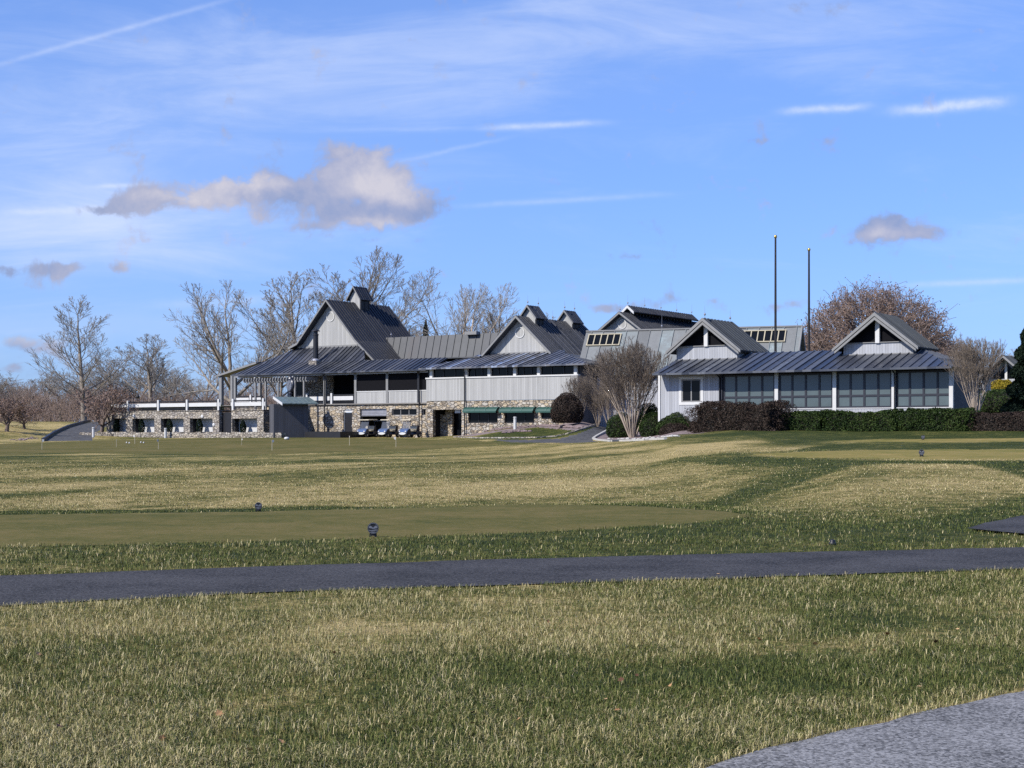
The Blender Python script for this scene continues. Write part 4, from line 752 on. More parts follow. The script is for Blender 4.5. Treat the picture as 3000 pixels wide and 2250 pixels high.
# ------------------------------------------------------------------ golf carts
def make_cart():
    r=empty('golf_cart',(0,0,0),0)
    mb=MB(); prof=[(-1.12,.30),(-1.12,.52),(-.98,.78),(-.62,.92),(-.5,.86),(-.42,.36),(.3,.34),(.34,.62),(1.1,.66),(1.14,.34),(.9,.28),(-.9,.26)]
    mb.slab([(-.56,y,z) for y,z in prof],(1.12,0,0)); part(mb,'body',M['cartdark'],r,bevel=.03)
    mb=MB(); mb.slab([(-.57,-1.14,.56),(-.57,-.99,.81),(-.57,-.6,.95),(-.57,-.55,.86),(-.57,-.9,.74),(-.57,-1.05,.5)],(1.14,0,0)); part(mb,'cowl',M['cartblue'],r,bevel=.03)
    mb=MB(); mb.lathe([(.02,-.06),(.42,-.05),(.48,0),(.42,.05)],(0,-1.14,.40),16,'y'); 
    for i,v in enumerate(mb.v): mb.v[i]=(v[0],v[1],.40+(v[2]-.40)*.28)
    part(mb,'bumper',M['white'],r)
    for s in (-1,1): mb=MB(); mb.lathe([(.01,-.02),(.08,-.02),(.08,.03)],(s*.4,-1.12,.62),10,'y'); part(mb,'headlight',M['white'],r)
    mb=MB(); mb.box(-.54,.54,-.05,.42,.62,.76); part(mb,'seat',M['cream'],r,bevel=.05)
    mb=MB(); mb.slab([(-.54,.36,.8),(-.54,.46,.8),(-.54,.56,1.18),(-.54,.47,1.18)],(1.08,0,0)); part(mb,'backrest',M['cream'],r,bevel=.03)
    mb=MB()
    for s in (-1,1): mb.tube((s*.53,-.62,.9),(s*.50,-.36,1.78),.02,.02,6); mb.tube((s*.53,.52,.62),(s*.50,.62,1.78),.02,.02,6)
    part(mb,'roof_post',M['cartdark'],r)
    mb=MB(); mb.slab([(-.62,-.62,1.76),(.62,-.62,1.76),(.62,.95,1.80),(-.62,.95,1.80)],(0,0,.09)); part(mb,'roof',M['cream'],r,bevel=.03)
    mb=MB(); mb.slab([(-.5,-.62,.95),(.5,-.62,.95),(.5,-.38,1.72),(-.5,-.38,1.72)],(0,.012,0)); part(mb,'windscreen',M['cartglass'],r)
    mb=MB(); mb.tube((-.25,-.55,.8),(-.25,-.22,1.02),.02,.02,6); n=12
    for k in range(n): a=2*math.pi*k/n;b=2*math.pi*(k+1)/n; q=lambda t:(-.25+.17*math.cos(t),-.22-.09*math.sin(t),1.02+.14*math.sin(t)); mb.tube(q(a),q(b),.015,.015,5)
    part(mb,'steering_wheel',M['signblk'],r)
    mb=MB(); mb.box(-.45,.45,.85,1.2,.5,.62); mb.box(-.5,.5,.8,.86,.62,1.25); part(mb,'bag_rack',M['brown'],r)
    for x in (-.5,.5):
        for y in (-.78,.82):
            mb=MB(); mb.lathe([(.12,-.1),(.21,-.1),(.235,-.06),(.235,.06),(.21,.1),(.12,.1)],(x,y,.235),18,'x'); t=part(mb,'wheel',M['tyre'],r)
            mb=MB(); mb.lathe([(.02,-.11),(.11,-.105),(.13,-.07),(.13,.07),(.11,.105),(.02,.11)],(x,y,.235),12,'x'); part(mb,'rim',M['grey'],t)
    return r
cart=make_cart()
for i,(px,v,lab) in enumerate(((1076,-1.9,'golf cart with blue cowl parked right in front of the open garage door'),(1139,-2.1,'middle golf cart with blue cowl and cream roof below the window strip'),(1201,-2.5,'golf cart nearest the entrance pillar with its clear windscreen up'))):
    o=cart if i==0 else copy_tree(cart); u=C.u(px,v); w=C.world(u,v); o.location=(w.x,w.y,h1(w.x,w.y)+.01); o.rotation_euler=(0,0,C.rz()+(.06,-.03,-.08)[i]); tag(o,lab,'golf cart','golf carts parked by the stone wall')

# ------------------------------------------------------------------ tee signs, flags and small things
def make_sign():
    r=empty('tee_sign',(0,0,0)); R0=.086; zc=.135
    mb=MB(); mb.slab([(-.062,0,-.01),(-.03,0,-.01),(-.018,0,.022),(.018,0,.022),(.03,0,-.01),(.062,0,-.01),(.05,0,.075),(-.05,0,.075)],(0,.03,0)); part(mb,'stand',M['signblk'],r)
    mb=MB(); mb.lathe([(.01,-.012),(R0*.97,-.012),(R0,-.004),(R0,.03),(.01,.03)],(0,0,zc),32,'y'); p=part(mb,'plate',M['signblk'],r)
    mb=MB(); n=32
    for k in range(n):
        a=2*math.pi*k/n;b=2*math.pi*(k+1)/n; mb.bar((R0*.9*math.cos(a),-.015,zc+R0*.9*math.sin(a)),(R0*.9*math.cos(b),-.015,zc+R0*.9*math.sin(b)),.006,.012,(0,1,0))
    part(mb,'ring',M['signgrey'],p)
    y=-.0135; q=lambda L:[(x*R0*.8,y,zc+z*R0*.8) for x,z in L]; mb=MB()
    mb.slab(q([(-.93,.05),(-.9,.42),(-.62,.62),(-.3,.42),(0,.12),(.3,.42),(.62,.62),(.9,.42),(.93,.05),(.5,-.02),(0,-.1),(-.5,.02)]),(0,-.004,0))
    mb.slab(q([(-.92,-.3),(-.5,-.42),(0,-.34),(.5,-.24),(.92,-.3),(.86,-.45),(.4,-.5),(0,-.58),(-.5,-.6),(-.84,-.5)]),(0,-.004,0))
    mb.slab(q([(-.6,-.78),(0,-.72),(.6,-.74),(.4,-.9),(0,-.98),(-.4,-.9)]),(0,-.004,0)); part(mb,'emblem',M['signgrey'],p)
    return r
sign=make_sign()
for i,(px,py,lab,sc) in enumerate(((1093,1574,'round black tee sign with silver ring emblem, nearest on the tee edge',1),(757,1499,'round black tee sign at the far left edge of the tee beside the dark fringe',1),(2700,1338,'small dark tee sign on the tan far tee at the right',1.3),(2704,1289,'small dark tee sign on the upper right tee below the hedge',1.3),(2893,1260,'small dark tee marker at the hilltop below the brown low hedge',1.1),(2629,1261,'small dark tee marker just in front of the long green hedge',1.1))):
    x,y,z=hit(px,py); o=sign if i==0 else copy_tree(sign); o.location=(x,y,z); o.scale=(sc,sc,sc); o.rotation_euler=(0,0,-x/y*.8); tag(o,lab,'tee sign','round tee signs')
def make_flag():
    r=empty('flagstick',(0,0,0)); mb=MB(); mb.tube((0,0,-.02),(0,0,.78),.018,.014,6); part(mb,'stick',M['cream'],r)
    mb=MB(); mb.slab([(.012,0,.78),(.15,.05,.74),(.13,.03,.60),(.012,0,.57)],(0,.012,0)); part(mb,'flag',M['white'],r); return r
fl=make_flag()
for i,(px,py,lab,sc) in enumerate(((123,1317,'short practice flagstick at the left end of the green near the access road',1),(341,1309,'practice flagstick left of the four golf balls',.8),(395,1300,'practice flagstick just behind the golf balls, before the second niche',1),(464,1316,'practice flagstick before the dwarf wall with its flag hanging low',1),(708,1304,'practice flagstick in front of the last niche right of the stairs',.7),(797,1320,'practice flagstick nearest the viewer below the kiosk',1),(1024,1305,'practice flagstick in front of the stone wall door',1),(1160,1310,'practice flagstick in front of the middle golf cart',1))):
    x,y,z=hit(px,py); o=fl if i==0 else copy_tree(fl); o.location=(x,y,z); o.scale=(sc,sc,sc); o.rotation_euler=(0,0,i*1.3); tag(o,lab,'flagstick','practice green flagsticks')
ball=None
for px,py in ((371,1299),(379,1300),(413,1298),(421,1299)):
    x,y,z=hit(px,py)
    if ball is None: mb=MB(); mb.lathe([(.005,-.075),(.045,-.06),(.075,0),(.045,.06),(.005,.075)],n=12); ball=o=mb.build('golf_ball',M['white'],None,True)
    else: o=ball.copy(); COL.objects.link(o)
    o.location=(x,y,z+.07); tag(o,'small white ball lying on the practice green by the flagsticks','golf ball','white balls on the practice green')
x,y,z=hit(840,1288); mb=MB(); mb.lathe([(.02,0),(.2,.01),(.26,.12),(.2,.22),(.05,.26)],n=10); o=mb.build('marker_stone',M['white'],None,True); o.location=(x,y,z); tag(o,'white rounded marker stone at the back edge of the practice green','stone')
lf=None
LV=[(844,1835),(980,1930),(112,1934),(1129,2147),(1387,2110),(1387,2144),(824,2198),(678,1978),(173,2151),(475,2188),(641,2114),(732,2222),(1866,1998),(2022,2036),(1964,2029),(1775,2070),(1819,2012),(1808,2103),(1524,2127),(2388,1903),(2134,1876),(2225,1890),(2561,1924),(2805,1859),(2741,1897),(2598,1873),(2917,1880),(2693,2032),(2015,2090),(1605,1836),(2514,1873),(258,1724),(2104,1687)]
def leafmesh(t,nm):
    P=[(0,-.06,0),(.022,-.035,.004),(.052,-.03,.012),(.03,0,.004),(.045,.03,.014),(.015,.03,.003),(0,.07,.01),(-.016,.03,.004),(-.05,.028,.016),(-.03,0,.005),(-.05,-.035,.012),(-.02,-.035,.003)]
    V=[(0,0,.0)]+P; fs=[(0,1+i,1+(i+1)%12) for i in range(12)]
    me=bpy.data.meshes.new(nm); me.from_pydata(V,[],fs); a=me.attributes.new('tone','FLOAT','POINT'); a.data.foreach_set('value',np.full(13,t,np.float32)); me.materials.append(M['fallen']); return me
LM=[leafmesh(t,'fallen_leaf') for t in (.0,.35,.65,1.0)]
for i,(px,py) in enumerate(LV):
    x,y=flat(px,py); o=bpy.data.objects.new('fallen_leaf',LM[i%4] if i<31 else LM[3]); COL.objects.link(o); onp=i>=31; o.location=(x,y,.022 if onp else .045); o.rotation_euler=(RNG.random()*1.4-.7,RNG.random()*1.4-.7,RNG.random()*6); s=.24+RNG.random()*.26; o.scale=(s,s,s)
    tag(o,'pale scrap of leaf lying on the asphalt cart path' if onp else 'dry fallen leaf caught in the foreground grass','leaf','leaves on the cart path' if onp else 'fallen leaves in the grass')
x,y=flat(2439,1596); mb=MB(); mb.lathe([(.05,-.02),(.05,.03),(.035,.045),(.04,.06),(.02,.075)],n=10); o=mb.build('sprinkler_head',M['signblk'],None,True); o.location=(x,y,0); tag(o,'small black sprinkler head in the rough between tee and path','sprinkler')
# flagpoles
for px,py,Y,lab in ((2272,690,133,'taller bronze flagpole with a gilt ball, standing behind the pavilion roof'),(2370,728,137,'shorter bronze flagpole with a gilt ball, right of the taller one')):
    p=at(px,Y); ht=EYE+(HY-py)/F*Y-p.z; r=empty('flagpole',p,0,lab,'flagpole','bronze flagpoles')
    mb=MB(); mb.tube((0,0,-.3),(0,0,ht-.2),.14,.085,10); part(mb,'pole',M['pole'],r); mb=MB(); mb.lathe([(.02,ht-.28),(.11,ht-.22),(.15,ht-.1),(.11,ht+.02),(.02,ht+.06)],n=12); part(mb,'ball',M['gold'],r,smooth=True)
# bollards and lamp
def bollard(px,py,ytop,lab,Y=None):
    x,y,z=hit(px,py) if Y is None else at(px,Y); h=(py-ytop)*y/F
    r=empty('bollard_light',(x,y,z),0,lab,'bollard','white bollard lights'); mb=MB(); mb.lathe([(.15,-.3),(.15,h*.82),(.17,h*.83),(.17,h*.86),(.1,h*.87),(.1,h*.93)],n=12); part(mb,'post',M['white'],r); mb=MB(); mb.lathe([(.14,h*.92),(.18,h*.94),(.16,h*.99),(.05,h)],n=12); part(mb,'cap',M['white'],r)
bollard(273.6,1267,1237,'white bollard light beside the access road at the left end of the terrace',166); bollard(485,1266,1237,'white bollard light in front of the third terrace niche',163.0); bollard(1509,1258,1221,'white bollard light on the grass island before the green awnings')
p=at(391,186); r=empty('street_lamp',p,0,'dark double armed street lamp rising behind the terrace railing','lamp'); zt=EYE+(1265-1149)/F*186-p.z
mb=MB(); mb.tube((0,0,-.2),(0,0,zt),.07,.05,8); mb.tube((-.45,0,zt-.1),(.45,0,zt-.1),.035,.035,6); part(mb,'post',M['signblk'],r)
for s in (-1,1): mb=MB(); mb.lathe([(.03,zt-.05),(.1,zt-.2),(.24,zt-.55),(.2,zt-.75),(.05,zt-.8)],(s*.5,0,0),10); part(mb,'lantern',M['signblk'],r)
# pink flowers by the entrance, stones and kerbs
x,y,z=hit(1329,1266); r=empty('flower_pot',(x,y,z),0,'pot of pink flowers beside the stone entrance recess','flower pot')
mb=MB(); mb.lathe([(.16,-.1),(.2,.15),(.26,.35),(.22,.36)],n=12); part(mb,'pot',M['mulch'],r); mb=MB(); rr=random.Random(4)
for k in range(90):
    a=Vector((rr.gauss(0,.22),rr.gauss(0,.18),.48+rr.gauss(0,.16))); d=Vector((rr.gauss(0,1),rr.gauss(0,1),rr.gauss(0,1))).normalized(); e=d.orthogonal().normalized()*.07; f=d.cross(e); mb.face(a-e-f,a+e-f,a+e+f,a-e+f)
part(mb,'blossom',M['pink'],r)
def stones(name,pts,n,spread,size,mat,label):
    mb=MB(); rr=random.Random(len(name)+n)
    for k in range(n):
        px,py=pts[rr.randrange(len(pts))]; q=rr.random(); i=rr.randrange(len(pts)-1); px=pts[i][0]+(pts[i+1][0]-pts[i][0])*q; py=pts[i][1]+(pts[i+1][1]-pts[i][1])*q
        x,y,z=hit(px+rr.gauss(0,spread),py+rr.gauss(0,spread*.12)); s=size*(.5+rr.random()); mb.lathe([(s*.4,-s*.2),(s,.02),(s*.7,s*.5),(s*.15,s*.62)],(x,y,z),6)
    return tag(mb.build(name,mat),label,'stones',None,'stuff')
stones('edging_stones',[(1790,1286),(1860,1287),(1940,1281),(1985,1278)],60,9,.12,M['kerb'],'white edging stones round the foot of the vase shaped tree')
stones('rock_ring',[(1480,1268),(1509,1263),(1545,1264)],45,8,.2,M['mulch'],'dark rocks ringing the white bollard on the grass island')
stones('bed_rocks',[(1335,1270),(1400,1264),(1500,1254),(1580,1247),(1640,1250),(1700,1254)],320,7,.2,M['mulch'],'lilac grey rocks in the flower bed below the awnings')
stones('bank_rocks',[(40,1290),(70,1288),(105,1284)],40,8,.14,M['mulch'],'pale rocks under the small red trees at the left')
def kerb(name,pts,w,h,mat):
    P=[]
    for (a,b),(c,d) in zip(pts[:-1],pts[1:]):
        for k in range(6): t=k/6; P.append(Vector(hit(a+(c-a)*t,b+(d-b)*t)))
    mb=MB()
    for p,q in zip(P[:-1],P[1:]):
        if (q-p).length>14: continue
        mb.bar(p+Vector((0,0,h/2-.05)),q+Vector((0,0,h/2-.05)),w,h+.1)
    return tag(mb.build(name,mat),kind='structure')
kerb('kerb',[(1950,1287),(1860,1292),(1790,1294),(1748,1290),(1738,1286),(1750,1278),(1772,1266),(1808,1247)],.2,.12,M['kerb'])
kerb('kerb',[(1330,1281),(1400,1284),(1480,1284),(1570,1283),(1630,1279),(1680,1267),(1740,1246),(1802,1223)],.18,.1,M['stone_t'])
kerb('kerb',[(125,1293),(160,1270),(200,1252),(250,1238),(290,1232)],.25,.3,M['darkmetal'])

# ------------------------------------------------------------------ trees
def tube_mesh(name,segs,sides,mat,parent):
    a=np.array([s[0] for s in segs]);b=np.array([s[1] for s in segs]);r0=np.array([s[2] for s in segs]);r1=np.array([s[3] for s in segs]); n=len(a)
    d=b-a; d/=np.maximum(np.linalg.norm(d,axis=1,keepdims=True),1e-6); ref=np.where(np.abs(d[:,2:3])>.8,np.array([[1.,0,0]]),np.array([[0,0,1.]])); e=np.cross(d,ref); e/=np.linalg.norm(e,axis=1,keepdims=True); f=np.cross(d,e)
    V=np.zeros((n,2*sides,3)); 
    for k in range(sides):
        t=2*np.pi*k/sides; o=e*np.cos(t)+f*np.sin(t); V[:,k]=a+o*r0[:,None]; V[:,sides+k]=b+o*r1[:,None]
    base=(np.arange(n)*2*sides)[:,None,None]; q=np.array([[k,(k+1)%sides,sides+(k+1)%sides,sides+k] for k in range(sides)])[None]
    L=(base+q).reshape(-1); m=n*sides
    return np_mesh(name,V.reshape(-1,3),L,np.arange(m)*4,None,mat,parent,True)
def leaf_quads(name,P,size,mat,parent,rng,tone=None,normal=None,aspect=.6):
    n=len(P); d=rng.normal(size=(n,3)); 
    if normal is not None: d=d*.8+normal
    d/=np.linalg.norm(d,axis=1,keepdims=True); e=np.cross(d,rng.normal(size=(n,3))); e/=np.linalg.norm(e,axis=1,keepdims=True); f=np.cross(d,e); s=size*(.6+.8*rng.random((n,1)))
    V=np.stack([P-e*s*.5,P+f*s*.5*aspect,P+e*s*.5,P-f*s*.5*aspect],1); t=rng.random(n) if tone is None else np.clip(tone,0,1)
    return np_mesh(name,V.reshape(-1,3),np.arange(4*n),np.arange(n)*4,None,mat,parent,False,{'tone':np.repeat(t,4)})
def grow(segs,p,d,L,r,l,P,rr,tips):
    n=P['n'][l]; st=L/n; last=l==P['max']; start=(P['start']+[1,1])[l]; rmin=P['rmin']; r1=max(rmin,r*P['taper'][l])
    kids=[]
    for i in range(n):
        d=(d+Vector((rr.gauss(0,1),rr.gauss(0,1),rr.gauss(0,1)))*P['wander'][l]+Vector((0,0,P['up'][l]))).normalized()
        q=p+d*st; ra=r+(r1-r)*i/n; rb=r+(r1-r)*(i+1)/n; segs.append((tuple(p),tuple(q),ra,rb,l)); p=q
        if not last and (i+1)/n>=start: kids.append((p.copy(),d.copy(),(i+1)/n,rb))
    if last: tips.append(tuple(p)); return
    m=P['kids'][l]; az=rr.random()*6.28
    for k in range(m):
        q,dd,t,rb=kids[min(len(kids)-1,int(k*len(kids)/m))]; az+=2.4+rr.uniform(-.5,.5)
        ang=P['ang'][l]*(rr.uniform(.75,1.25)); o=dd.orthogonal().normalized(); o=(Matrix.Rotation(az,3,dd)@o); nd=(dd*math.cos(ang)+o*math.sin(ang)).normalized()
        ll=L*P['ratio'][l]*rr.uniform(.75,1.2)*(1-P['cone'][l]*(t-start)/(1-start+1e-6))
        grow(segs,q,nd,ll,max(rmin,rb*P['rr'][l]),l+1,P,rr,tips)
    if P['fork'][l]:
        for k in range(2):
            o=d.orthogonal().normalized(); o=Matrix.Rotation(rr.random()*6.28,3,d)@o; nd=(d+o*.35).normalized(); grow(segs,p,nd,L*P['ratio'][l]*.9*(1-.8*P['cone'][l]),max(rmin,r1*.85),l+1,P,rr,tips)
KINDS={
 'conical':dict(max=3,n=[14,6,4,3],start=[.16,.25,.15],kids=[38,8,5],ang=[.95,.55,.5],ratio=[.36,.42,.5],cone=[.72,.4,.3],taper=[.15,.3,.4,.6],rr=[.30,.55,.6],wander=[.02,.05,.07,.10],up=[.02,.13,.11,.08],fork=[1,1,1],rmin=.013,L=18,r=.30),
 'spreading':dict(max=4,n=[4,6,5,4,3],start=[.5,.25,.2,.15],kids=[6,7,5,5],ang=[.8,.65,.6,.55],ratio=[1.6,.52,.5,.5],cone=[.1,.4,.3,.2],taper=[.7,.3,.35,.4,.6],rr=[.62,.55,.55,.6],wander=[.05,.10,.12,.13,.15],up=[.05,.07,.07,.06,.05],fork=[1,1,1,1],rmin=.013,L=5,r=.33),
 'tall':dict(max=4,n=[6,6,5,4,3],start=[.35,.25,.2,.15],kids=[9,6,5,4],ang=[.65,.6,.55,.5],ratio=[.72,.5,.5,.5],cone=[.3,.4,.3,.2],taper=[.5,.3,.35,.4,.6],rr=[.5,.55,.55,.6],wander=[.04,.09,.10,.12,.14],up=[.05,.09,.08,.07,.06],fork=[1,1,1,1],rmin=.012,L=9,r=.28),
 'small':dict(max=3,n=[3,5,4,3],start=[.4,.2,.15],kids=[7,8,6],ang=[.8,.65,.6],ratio=[1.5,.5,.5],cone=[.1,.4,.3],taper=[.7,.35,.4,.6],rr=[.55,.55,.6],wander=[.06,.14,.18,.22],up=[.05,.05,.05,.03],fork=[1,1,1],rmin=.014,L=1.4,r=.14)}
def tree_proto(kind,seed,bark='bark',twig='twig',leaf=None):
    rr=random.Random(seed); P=KINDS[kind]; segs=[]; tips=[]; grow(segs,Vector((0,0,-.3)),Vector((0,0,1)),P['L'],P['r'],0,P,rr,tips)
    return finish_tree(segs,tips,bark,twig,leaf,seed)
def finish_tree(segs,tips,bark,twig,leaf,seed,trunklev=1,name='bare_tree'):
    A=np.array([s[1] for s in segs]); h=np.percentile(A[:,2],99.7); w=np.percentile(A[:,0],99)-np.percentile(A[:,0],1)
    r=empty(name,(0,0,0)); tr=[s for s in segs if s[4]<=trunklev]; cr=[s for s in segs if s[4]>trunklev]
    tube_mesh('trunk',tr,6,M[bark],r); tube_mesh('crown',cr,3,M[twig],r)
    if leaf: 
        g=np.random.default_rng(seed); T=np.repeat(np.array(tips),leaf[2],0); T=T+g.normal(size=T.shape)*leaf[3]; leaf_quads('seed_heads',T,leaf[1],M[leaf[0]],r,g)
    return r,h,w
used_proto=set()
def plant(proto,px,top,w_px,Y,rz,label,group=None,cat='tree',base=None,wk=1.0):
    r,h,w=proto; p=at(px,Y) if base is None else base; hh=EYE+(HY-top)/F*Y-p.z; ww=w_px*Y/F*wk; s=(ww/w,ww/w,hh/h)
    if id(r) in used_proto: o=copy_tree(r,None,p,rz,s)
    else: used_proto.add(id(r)); o=r; o.location=p; o.rotation_euler=(0,0,rz); o.scale=s
    for k in ('group',):
        if k in o: del o[k]
    return tag(o,label,cat,group)
con=tree_proto('conical',11); spr=tree_proto('spreading',5); spr2=tree_proto('spreading',23,'pale_bark','twig'); tal=tree_proto('tall',8); tal2=tree_proto('tall',31); sml=tree_proto('small',3,'bark2','twig2',('leaf_rb',.12,2,.12)); sml2=tree_proto('small',17,'bark2','twig2',('leaf_rb',.12,2,.12))
plant(con,247,866,270,215,.4,'tall bare tree of narrow conical shape beyond the access road','tall bare trees')
plant(spr,690,822,370,212,.3,'broad bare tree with dark limbs just left of the tall clubhouse gable','tall bare trees')
plant(tal,448,978,200,235,1.1,'bare round topped tree behind the terrace, between conical and broad trees','tall bare trees')
plant(tal2,1040,722,330,225,.7,'tallest bare tree rising directly behind the clubhouse cupola','tall bare trees')
plant(tal,905,800,260,232,2.2,'bare tree seen left of the tall gable above the porch roof','tall bare trees')
plant(tal2,1165,865,230,228,3.5,'slender bare tree right of the tall gable beside the small conifer','tall bare trees')
plant(spr2,1345,824,400,205,1.9,'pale barked spreading bare tree above the connecting roof','tall bare trees')
plant(tal,1450,868,190,215,4.0,'bare tree peeping up beside the left rake of the twin cupola gable','tall bare trees')
plant(spr,815,935,190,240,2.5,'bare tree behind the porch corner, right of the broad dark limbed tree','tall bare trees')
rr=random.Random(99)
for k,(px,top,w) in enumerate(((-60,1100,180),(20,1105,150),(110,1085,160),(180,1110,150),(310,1070,150),(355,1055,120),(400,1050,150),(520,1075,150),(600,1060,150),(-150,1090,200),(760,1040,140),(250,1100,150),(470,1080,170),(75,1140,130),(-20,1150,120),(2960,1010,160),(3080,1000,180),(2860,1020,140))):
    plant((spr,tal,spr2,tal2)[k%4],px,top,w*1.5,235+rr.random()*50 if px<2000 else 185,rr.random()*6,'bare grey-brown tree standing in the wood behind the terrace' if px<2000 else 'bare tree behind the cottage at the right edge','trees of the winter wood' if px<2000 else 'bare trees behind the cottage')
sb=at(20,168); plant(sml,20,1166,175,168,0.2,'small reddish bare tree on the grass bank at the left edge','small reddish trees')
plant(sml2,72,1190,130,178,1.2,'small dark trunked reddish tree just behind the leftmost small tree','small reddish trees')
plant(sml2,292,1128,180,168.5,2.9,'small reddish tree at the left corner of the stone terrace','small reddish trees',base=C.world(C.u(296,-7.9),-7.9,.1))
# brush of the wood: nobody could count its stems
g=np.random.default_rng(5); segs=[]
for k in range(5200):
    px=g.uniform(-500,900); Y=g.uniform(222,300); p=at(px,Y); h=g.uniform(1.5,6.5)*(.6+.6*float(vnoise(px/60,Y/20,4))); 
    q=(p.x+g.normal()*h*.18,p.y+g.normal()*h*.18,p.z+h*.55); segs.append(((p.x,p.y,p.z-.2),q,.04,.03,2))
    for j in range(5): t=(q[0]+g.normal()*h*.22,q[1]+g.normal()*h*.2,q[2]+g.uniform(.1,.5)*h); segs.append((q,t,.028,.014,2))
tag(tube_mesh('brush',segs,3,M['twig2'],None),'reddish brown brush of the winter wood behind the terrace','brush',None,'stuff')
# vase shaped trees
def vase(seed,ns,h,spread,twig,bark,fine=5,leaf=None,lev=3,dome=False):
    rr=random.Random(seed); segs=[];tips=[]
    P=dict(max=lev,n=[6,5,4,3],start=[.35,.25,.2],kids=[fine,5 if dome else 4,4],ang=[.38,.42,.45] if not dome else [.55,.5,.5],ratio=[.55,.55,.55],cone=[.25,.3,.3],taper=[.45,.4,.45,.6],rr=[.6,.6,.6],wander=[.05,.08,.1,.12],up=[-.004 if not dome else .01,.07 if not dome else .0,.07 if not dome else .0,.05 if not dome else 0],fork=[1,1,1],rmin=.0085)
    for k in range(ns):
        a=2.4*k+rr.uniform(-.3,.3); t=spread*math.sqrt((k%5+.6)/5)*rr.uniform(.85,1.1); d=Vector((math.cos(a)*math.sin(t),math.sin(a)*math.sin(t),math.cos(t)))
        grow(segs,Vector((math.cos(a)*.16,math.sin(a)*.16,-.1)),d,h*.62*(1-.1*t),(.034+.016*rr.random()),0,P,rr,tips)
    return finish_tree(segs,tips,bark,twig,leaf,seed,0)
va=vase(2,26,6,.47,'twig3','pale_bark',5); vb=vase(9,20,6,.5,'twig3','pale_bark',5)
X0,Y0,Z0=hit(1853,1281); plant(va,1853,1003,228,Y0,.4,'pale stemmed vase shaped bare tree in the stone edged bed by the driveway','vase shaped trees',base=Vector((X0,Y0,Z0)))
pb=R.world(R.u(2860,-1.5),-1.5,0); pb.z=EYE-(1216-HY)/F*pb.y; plant(vb,2862,990,165,pb.y,1.5,'pale stemmed vase shaped bare tree at the right end of the pavilion','vase shaped trees',base=pb)
plant(vb,1790,1105,95,138,3.0,'thin bare shrub tree behind the boxwoods beside the driveway','vase shaped trees'); plant(va,1752,1140,62,141,2.0,'low bare multi stemmed shrub right of the round brown bush','vase shaped trees')
plant(vb,1700,1100,80,141,.9,'bare shrub standing against the right end of the white siding wall','vase shaped trees')
def dome(seed,h,R0,n):
    rr=random.Random(seed); segs=[];tips=[]; lim=[]
    for k in range(16):
        az=2.4*k; t=.25+1.05*((k+.5)/16)**.7; p=Vector((.25*math.cos(az),.25*math.sin(az),-.2)); d=Vector((math.cos(az)*math.sin(t*.5),math.sin(az)*math.sin(t*.5),1)).normalized(); r=.16
        for i in range(7):
            d=(d+Vector((math.cos(az)*math.sin(t),math.sin(az)*math.sin(t),math.cos(t)))*.28+Vector((rr.gauss(0,1),rr.gauss(0,1),rr.gauss(0,.6)))*.07).normalized(); q=p+d*h*.105; segs.append((tuple(p),tuple(q),r,r*.8,0)); p=q; r*=.8; lim.append((p.copy(),r))
    for k in range(n):
        az=rr.uniform(0,6.2832); c=rr.uniform(-.12,1); sn=math.sqrt(max(0,1-c*c)); e=Vector((math.cos(az)*sn*R0,math.sin(az)*sn*R0,h*.36+c*h*.64)); e*=1; f=rr.uniform(.42,.72); c0=Vector((0,0,h*.3))
        p=c0+(e-c0)*f+Vector((rr.gauss(0,1),rr.gauss(0,1),rr.gauss(0,1)))*.35; end=c0+(e-c0)*rr.uniform(.82,1.0); r=.035; m=5
        for i in range(m):
            w=Vector((rr.gauss(0,1),rr.gauss(0,1),rr.gauss(0,1)))*.22; q=p+(end-p)/(m-i)+w*(i<m-1); segs.append((tuple(p),tuple(q),r,r*.8,2)); r*=.8
            if i>0:
                for j in range(2):
                    t=q+((end-q).normalized()*.4+Vector((rr.gauss(0,1),rr.gauss(0,1),rr.gauss(.3,1)))*.4)*rr.uniform(.4,.9); segs.append((tuple(q),tuple(t),.018,.011,2)); tips.append(tuple(t))
            p=q
        tips.append(tuple(p))
    return finish_tree(segs,tips,'bark2','twig2',('leaf_rb',.12,1,.08),seed,0)
dm=dome(4,9,6.2,1150)
plant(dm,2560,836,455,178,.3,'great dome crowned reddish tree rising behind the right hand dormer','dome crowned trees'); plant(dm,2760,990,240,190,2.0,'lower reddish brown tree beyond the right end of the pavilion roof','dome crowned trees')

